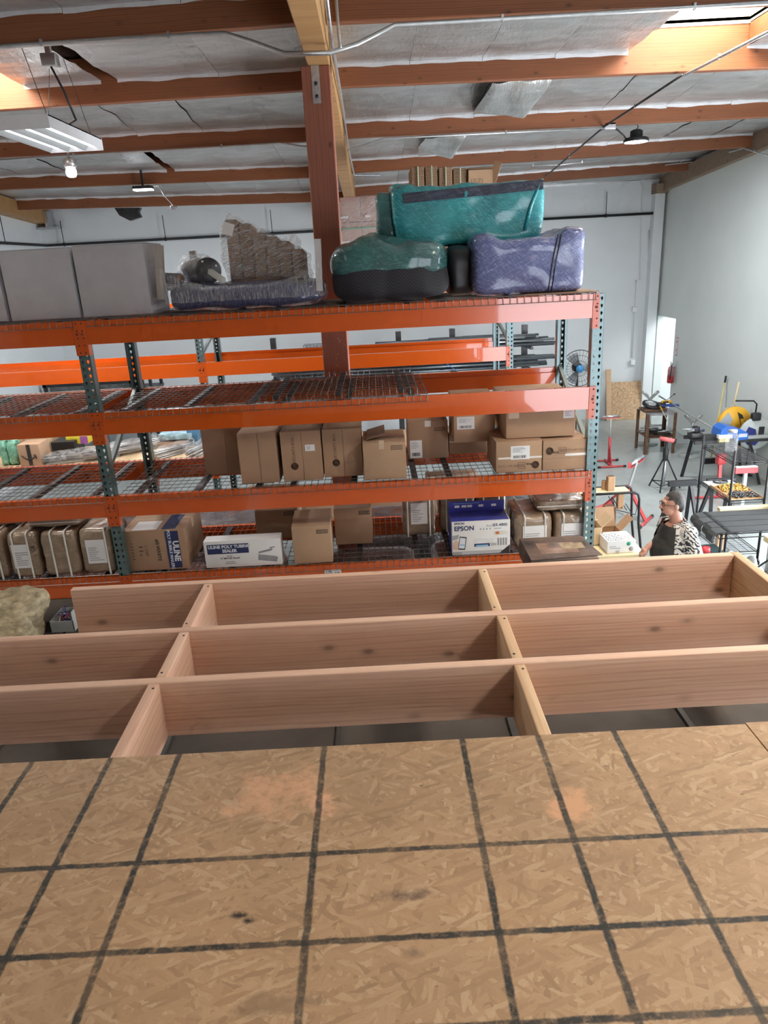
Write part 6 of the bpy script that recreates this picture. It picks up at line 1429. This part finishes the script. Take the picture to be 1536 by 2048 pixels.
m_skin = M('skin', (.50, .25, .175), .5, var=.08, scale=8); m_hair = M('short_dark_greying_hair', (.03, .022, .018), .7, var=.4, scale=30, col2=(.05, .04, .035)); m_tee = M('black_apron_cloth', (.018, .018, .022), .8, var=.3, scale=4, col2=(.05, .045, .03)); m_jean = M('dark_jeans', (.03, .04, .07), .85)
hip = Vector((.0, 0, .93)); ch = Vector((nk.x-.02, 0, nk.z-.20)); bel = Vector((ch.x-.03, 0, 1.07))
shL, shR = Vector((nk.x+.05, -.18, nk.z-.075)), Vector((nk.x-.02, .18, nk.z-.085))
elL, wrL = Vector((shL.x+.06, -.25, 1.06)), Vector((shL.x-.14, -.27, .93))
elR = L(1322, 1078, .12); wr = L(1298, 1092, .02); hand = L(1289, 1101, .0)
body = MB()
ell(body, hd+Vector((.012, 0, .018)), (.098, .078, .105)); ell(body, hd+Vector((-.030, 0, -.045)), (.066, .060, .078)); ell(body, hd+Vector((-.058, 0, -.098)), (.030, .034, .026))
cap(body, hd+Vector((-.090, 0, .012)), hd+Vector((-.112, 0, -.026)), .010, .016, 8); ell(body, hd+Vector((-.086, 0, .035)), (.016, .055, .014)); ell(body, hd+Vector((-.090, 0, -.062)), (.014, .026, .010)); ell(body, hd+Vector((-.086, 0, -.074)), (.014, .024, .010))
for s in (-1, 1): ell(body, hd+Vector((.018, s*.080, -.010)), (.020, .009, .032), (0, R(-12), 0)); ell(body, hd+Vector((-.082, s*.032, .010)), (.012, .014, .010))
cap(body, hd+Vector((.03, 0, -.07)), nk+Vector((.0, 0, -.04)), .060, .066)
ell(body, ch, (.135, .185, .19)); ell(body, bel, (.165, .175, .20)); ell(body, hip+Vector((-.02, 0, 0)), (.15, .17, .14))
for sh, el, w_ in ((shL, elL, wrL), (shR, elR, wr)): ell(body, sh, (.065, .065, .065)); cap(body, sh, el, .056, .044); cap(body, el, w_, .043, .028)
for s in (-1, 1): cap(body, hip+Vector((0, s*.09, -.02)), Vector((-.02, s*.10, .50)), .088, .058); cap(body, Vector((-.02, s*.10, .50)), Vector((.02, s*.10, .09)), .056, .04); cap(body, Vector((.03, s*.10, .045)), Vector((-.13, s*.11, .04)), .042, .036)
# far hand reaching down to the table: palm, four bent fingers, thumb
cap(body, wr, hand, .028, .027); cap(body, elR, wr, .042, .029); dirh = (hand-wr).normalized(); side = Vector((0, 1, 0)); ell(body, hand, (.040, .034, .024), (0, R(35), 0))
pk = hand + dirh*.025
for k, ln in enumerate((.052, .060, .056, .044)):
    off = (k-1.5)*.0185; b0 = pk + side*off; b1 = b0 + Vector((-.026, 0, -.018))*(ln/.056); b2 = b1 + Vector((.002, 0, -.030))*(ln/.056); b3 = b2 + Vector((.014, 0, -.016))
    cap(body, b0-dirh*.02, b1, .0105, .0098, 8); cap(body, b1, b2, .0098, .0088, 8); cap(body, b2, b3, .0088, .0078, 8)
th0 = hand + side*-.030 + dirh*-.012; th1 = th0 + Vector((-.008, -.018, -.028)); cap(body, th0, th1, .0125, .011, 8); cap(body, th1, th1+Vector((-.014, .004, -.022)), .011, .0088, 8)
ell(body, wrL+Vector((-.05, 0, -.03)), (.045, .028, .040))
for k in range(4): b0 = wrL+Vector((-.075, (k-1.5)*.017, -.04)); cap(body, b0, b0+Vector((-.035, 0, -.02)), .0098, .009, 8); cap(body, b0+Vector((-.035, 0, -.02)), b0+Vector((-.045, 0, -.05)), .009, .008, 8)
cap(body, wrL+Vector((-.03, .03, -.03)), wrL+Vector((-.07, .045, -.06)), .011, .009, 8)
fuse(body, 'body', m_skin, man, .0062, 5)
# hair
hr = MB(); ell(hr, hd+Vector((.022, 0, .026)), (.102, .084, .108)); ell(hr, hd+Vector((.075, 0, -.02)), (.048, .070, .075))
hq = fuse(hr, 'hair', m_hair, man, .008, 2, lambda v: (v.z-hd.z) > (.055 if v.x-hd.x < -.02 else .055 - (v.x-hd.x+.02)*1.9) - (.0 if abs(v.y) > .05 else .0) and (v.x-hd.x) > -.082 + max(0, .06-(v.z-hd.z))*.8)
for v in hq.data.vertices: v.co += v.co.normalized()*0 + Vector((1, 1, 1))*.004*noise.noise(v.co*70)
# goatee and moustache
gb = MB(); ell(gb, hd+Vector((-.066, 0, -.098)), (.028, .036, .026)); ell(gb, hd+Vector((-.094, 0, -.052)), (.012, .030, .008)); fuse(gb, 'beard', m_hair, man, .006, 2)
# glasses
gl = MB()
for s in (-1, 1):
    c_ = hd+Vector((-.104, s*.034, .010)); gl.path([c_+Vector((.006*abs(math.cos(a)), .026*math.cos(a), .019*math.sin(a))) for a in [k*math.pi/8 for k in range(16)]], .0028, 5, closed=True); gl.path([c_+Vector((.004, s*.026, .006)), hd+Vector((-.03, s*.084, .012)), hd+Vector((.03, s*.086, .004))], .0028, 5)
gl.path([hd+Vector((-.106, -.009, .014)), hd+Vector((-.106, .009, .014))], .0026, 5); gl.build('glasses', m_blackpl, man)
# dark apron / t-shirt
ts = MB(); ell(ts, ch+Vector((-.008, 0, 0)), (.152, .195, .212)); ell(ts, bel+Vector((-.01, 0, 0)), (.182, .19, .22)); ell(ts, hip, (.165, .18, .17)); fuse(ts, 'apron', m_tee, man, .010, 4, lambda v: v.z < nk.z-.035 + .25*max(0, v.x-nk.x))
js = MB(); ell(js, hip+Vector((-.01, 0, -.04)), (.165, .18, .13))
for s in (-1, 1): cap(js, hip+Vector((0, s*.09, -.02)), Vector((-.02, s*.10, .50)), .102, .072); cap(js, Vector((-.02, s*.10, .50)), Vector((.02, s*.10, .10)), .072, .062)
fuse(js, 'jeans', m_jean, man, .012, 3, lambda v: v.z < .96)
so = MB()
for s in (-1, 1): so.blob((-.04, s*.105, .045), (.29, .11, .09), 3, 8)
so.build('shoes', m_black, man)
# open patterned shirt with sleeves and collar
def shirtmat():
    m, nt, b = nt_new('black_and_white_leaf_print'); co = obj_co(nt, rnd=False)
    n = noise_n(nt, co, 9, 2); sc_ = nd(nt, 'ShaderNodeVectorMath', operation='SCALE'); sc_.inputs['Scale'].default_value = .10; nt.links.new(n.outputs['Color'], sc_.inputs[0]); ad = nd(nt, 'ShaderNodeVectorMath', operation='ADD'); nt.links.new(co, ad.inputs[0]); nt.links.new(sc_.outputs[0], ad.inputs[1])
    wv = nd(nt, 'ShaderNodeTexWave', wave_type='BANDS', bands_direction='DIAGONAL'); wv.inputs['Scale'].default_value = 11; wv.inputs['Distortion'].default_value = 9; wv.inputs['Detail'].default_value = 2; wv.inputs['Detail Scale'].default_value = 1.6; nt.links.new(ad.outputs[0], wv.inputs['Vector'])
    pt_ = noise_n(nt, co, 7, 2); f = ramp(nt, wv.outputs[0], [(.0, (.02,.02,.025)), (.44, (.03,.03,.035)), (.52, (.66,.62,.57))]); f2 = ramp(nt, pt_.outputs[0], [(.56, (0,0,0)), (.60, (1,1,1))])
    nt.links.new(mixc(nt, f2, f, (.64, .59, .54)), b.inputs['Base Color']); b.inputs['Roughness'].default_value = .8; bump_n(nt, b, noise_n(nt, co, 12, 3).outputs[0], .3, .02); return m
m_shirt = shirtmat()
st = MB(); ell(st, ch+Vector((.02, 0, .0)), (.165, .212, .215)); ell(st, bel+Vector((.045, 0, -.02)), (.175, .212, .25)); ell(st, hip+Vector((.04, 0, .0)), (.175, .20, .15))
for sh, el in ((shL, elL), (shR, elR)): ell(st, sh, (.086, .08, .08)); cap(st, sh, sh.lerp(el, .86), .078, .082)
cap(st, shL+Vector((0, .06, .02)), nk+Vector((.03, 0, -.01)), .06, .05)
cap(st, shR+Vector((0, -.06, .02)), nk+Vector((.03, 0, -.01)), .06, .05)
fuse(st, 'shirt', m_shirt, man, .010, 4, lambda v: not (v.x < ch.x - .055 + .12*max(0, (ch.z+.06)-v.z)*0 and v.y > -.165 and v.y < .15 and v.z < nk.z) and not ((v-(nk+Vector((-.02, 0, .02)))).length < .085))
cl = MB()
for s in (-1, 1):
    P = [nk+Vector((.075, 0, .012)), nk+Vector((.05, s*.062, .016)), nk+Vector((-.01, s*.085, -.004)), nk+Vector((-.075, s*.070, -.055)), nk+Vector((-.105, s*.05, -.10))]
    vs = []; fs_ = []
    for k, p in enumerate(P): vs += [p, p + Vector((.015, s*.035, -.045)) + Vector((0, s*.012*k, 0))]
    for k in range(4): fs_.append((2*k, 2*k+2, 2*k+3, 2*k+1))
    cl.add(vs, fs_, 0, True)
o = cl.build('collar', m_shirt, man); sm_ = o.modifiers.new('thick', 'SOLIDIFY'); sm_.thickness = .006

# ---------------------------------------------------------------- lamps and conduit under the roof
def lampdata(name, loc, power, col=(.92, .96, 1), r=.08, parent=None, kind='POINT', spot=None):
    l = bpy.data.lights.new(name, kind); l.energy = power; l.color = col
    if kind == 'POINT': l.shadow_soft_size = r
    else: l.shape = 'RECTANGLE'; l.size, l.size_y = spot
    o = bpy.data.objects.new(name, l); COL.objects.link(o); o.location = loc
    if parent: o.parent = parent
    return o
m_tube = EMIT('lit_lamp_tube', (.95, .98, 1), 4); m_lens = EMIT('lit_lamp_lens', (.93, .96, 1), 10)
m_refl = M('white_reflector', (.34, .36, .37), .35, .3, var=.05)
# linear high-bay: a long white fixture hung on wires, seen end on from below
Yl = 7.1; e0 = W(205, 296, Yl+.5); 
zl_ = fz(100, 285, Yl); fxr = fx(200, 290, Yl+.55); fw = .62
cxl = fx(104, 285, Yl)-.12
c4 = [WZ(103, 306, zl_), WZ(205, 299, zl_), WZ(95, 255, zl_), WZ(-20, 262, zl_)]
lx0, lx1 = c4[0].x, c4[1].x; ly1 = (c4[0].y+c4[1].y)/2; ly0 = (c4[2].y+c4[3].y)/2
t = T('linear_high_bay', 'white linear high-bay fixture with three lit tubes hung on wires', 'ceiling light', ((lx0+lx1)/2, (ly0+ly1)/2, zl_)); hx, hy = (lx1-lx0)/2, abs(ly1-ly0)/2
mb = MB().box(-hx, hx, -hy, hy, .085, .095).prism([(-hx, 0), (-hx+.03, .085), (-hx, .095)], 'y', -hy, hy).prism([(hx, 0), (hx, .095), (hx-.03, .085)], 'y', -hy, hy).box(-hx, hx, -hy-.006, -hy, -.004, .10).box(-hx, hx, hy, hy+.006, -.004, .10)
mb.build('housing', m_white, t); nt_ = 3
for k in range(nt_):
    x = -hx + 2*hx*(k+.5)/nt_; pw = hx/nt_
    MB().prism([(x-pw, .0), (x-pw*.45, .07), (x+pw*.45, .07), (x+pw, .0), (x+pw-.002, .0), (x+pw*.43, .066), (x-pw*.43, .066), (x-pw+.002, .0)], 'y', -hy, hy).build('reflector', m_refl, t)
    MB().tube((x, -hy+.03, .035), (x, hy-.03, .035), .016, 10).build('lamp_tube', m_tube, t)
la = lampdata('linear_high_bay_light', (0, 0, -.03), 55, parent=t, kind='AREA', spot=(2*hx*.9, 2*hy*.9))
for sx_ in (-1, 1):
    for sy_ in (-1, 1): MB().path([(sx_*hx*.8, sy_*hy*.8, .095), (sx_*hx*.25, sy_*hy*.8, H+1.86-zl_)], .003, 4).build('hanging_wire', m_black, t)
ja = W(100, 122, 6.6)-Vector(t.location)
MB().rbox(ja.x-.06, ja.x+.06, ja.y-.04, ja.y+.05, ja.z-.04, ja.z+.05, .008, 2).box(ja.x-.02, ja.x+.02, ja.y-.02, ja.y+.02, ja.z+.05, ja.z+.4).build('junction_box', m_conduit, t)
MB().path([(ja.x, ja.y, ja.z-.04), (ja.x+.05, ja.y+.05, ja.z-.2), (ja.x+.09, ja.y+.1, ja.z-.4), (.1, .1, .12)], .009, 6).build('power_cord', m_blackpl, t)
# bare bulb lamp
p = W(142, 342, 9.6); t = T('bulb_lamp', 'bright round LED bulb lamp hanging below the long fixture', 'ceiling light', p)
MB().lathe([(0, -.075), (.045, -.065), (.06, -.03), (.06, .0), (.05, .03)], 18).build('bulb', EMIT('lit_bulb', (.95, .98, 1), 40), t); MB().lathe([(.05, .03), (.075, .05), (.075, .12), (.03, .15), (.012, .16), (.012, .42)], 16).build('heat_sink', m_conduit, t); lampdata('bulb_lamp_light', (0, 0, -.14), 60, parent=t, kind='AREA', spot=(.1, .1))
# flat LED high bay on the fourth purlin
p = W(287, 381, 13.45); t = T('flat_led_light', 'small flat LED light with drop cord under the fourth purlin', 'ceiling light', p); MB().rbox(-.16, .16, -.1, .1, .02, .07, .015, 2).build('housing', m_black, t); MB().box(-.15, .15, -.09, .09, -.0, .02).build('lens', m_lens, t); MB().box(-.015, .015, -.015, .015, .07, .34).build('stem', m_black, t); MB().path([(.1, 0, .06), (.28, -.05, .06), (.36, -.1, -.1), (.5, -.12, -.28)], .008, 5).rbox(.45, .55, -.16, -.08, -.33, -.27, .01, 2).build('drop_cord', m_conduit, t); lampdata('flat_led_glow', (0, 0, -.03), 70, parent=t, kind='AREA', spot=(.28, .16))
# round black high bay, right
p = W(1272, 283, 11.9); t = T('round_high_bay', 'round black LED high-bay lamp hanging on a hook', 'ceiling light', p)
MB().lathe([(.18, -.005), (.18, .03), (.15, .05), (.09, .06), (.09, .14), (.05, .16), (0, .16)], 24).build('heat_sink', m_black, t); MB().lathe([(0, -.004), (.165, -.004), (.165, -.012), (0, -.014)], 24).build('lens', m_lens, t)
MB().path([(0, 0, .16), (.02, 0, .2), (0, 0, .24), (-.02, 0, .22)], .008, 6).path([(0, 0, .24), (0, 0, .46)], .004, 5).build('hook', m_chan, t)
jb = W(1217, 252, 11.0)-p; MB().path([(-.15, 0, .04), (-.25, -.2, .06), tuple(jb+Vector((.12, 0, -.05))), tuple(jb)], .011, 6).build('power_cord', m_blackpl, t); MB().rbox(jb.x-.07, jb.x+.09, jb.y-.05, jb.y+.05, jb.z-.05, jb.z+.04, .01, 2).build('junction_box', m_conduit, t); lampdata('round_high_bay_glow', (0, 0, -.03), 130, parent=t, kind='AREA', spot=(.3, .3))
# conduits
def conduit(label, pts, r=.014, mat=None, clips=()):
    P = [Vector(p) for p in pts]; c = P[0]; t = T('ceiling_conduit', label, 'conduit', c); MB().path([p-c for p in P], r, 7).build('conduit_run', mat or m_conduit, t)
    for k in range(len(P)-1):
        if (P[k+1]-P[k]).length < .6: continue
        q = P[k].lerp(P[k+1], .55)-c; MB().rbox(q.x-.012, q.x+.012, q.y-.014, q.y+.014, q.z-.018, q.z+.03, .004, 1).build('clamp', m_conduit, t)
Yk = 6.27
conduit('grey conduit under the nearest purlin looping across the girder', [W(-60, 97, Yk), W(200, 80, Yk), W(450, 66, Yk), W(500, 82, Yk-.1), W(570, 107, 6.0), W(660, 106, 6.0), W(715, 88, Yk-.1), W(790, 50, Yk), W(1180, 28, Yk), W(1560, 4, Yk)], .017)
xg = GX1+.06
conduit('long pale conduit running beside the girder and turning at the fourth purlin', [W(648, -40, 5.3), W(663, 85, 6.2), W(683, 200, 8.6), W(697, 300, 11.6), W(708, 350, 13.5), W(760, 350, 13.5)], .016, m_galv)
conduit('short dark conduit dropping beside the girder from the nearest purlin', [W(670, -30, 6.2), W(676, 50, 6.25), W(680, 95, 6.05)], .013)
conduit('thin conduit under the third purlin crossing behind the post', [W(-40, 322, 10.92), W(300, 302, 10.92), W(560, 286, 10.92), W(600, 292, 10.9), W(690, 302, 10.9), W(770, 277, 10.92), W(1210, 256, 10.92)], .012)
conduit('thin pale conduit under the fourth purlin ending above the teal bundle', [W(1000, 332, 13.5), W(1120, 330, 13.5), W(1200, 320, 13.5)], .010, m_galv)
a, b_, c_ = W(1540, 62, 7.0), W(1365, 150, 8.6), W(1210, 252, 10.9); d_ = W(1092, 352, 13.5)
conduit('dark conduit crossing under the purlins beside the round lamp', [b_, c_, d_], .013, m_chan); conduit('pale conduit rising to the skylight from the second purlin', [a, b_+Vector((.03, 0, 0))], .015, m_galv)
conduit('pale conduit along the ledger under the roof', [WX(1536, 312, XR_-.2), WX(1488, 296, XR_-.2), W(1400, 322, 16.0), W(1330, 330, 16.1)], .012, m_galv)
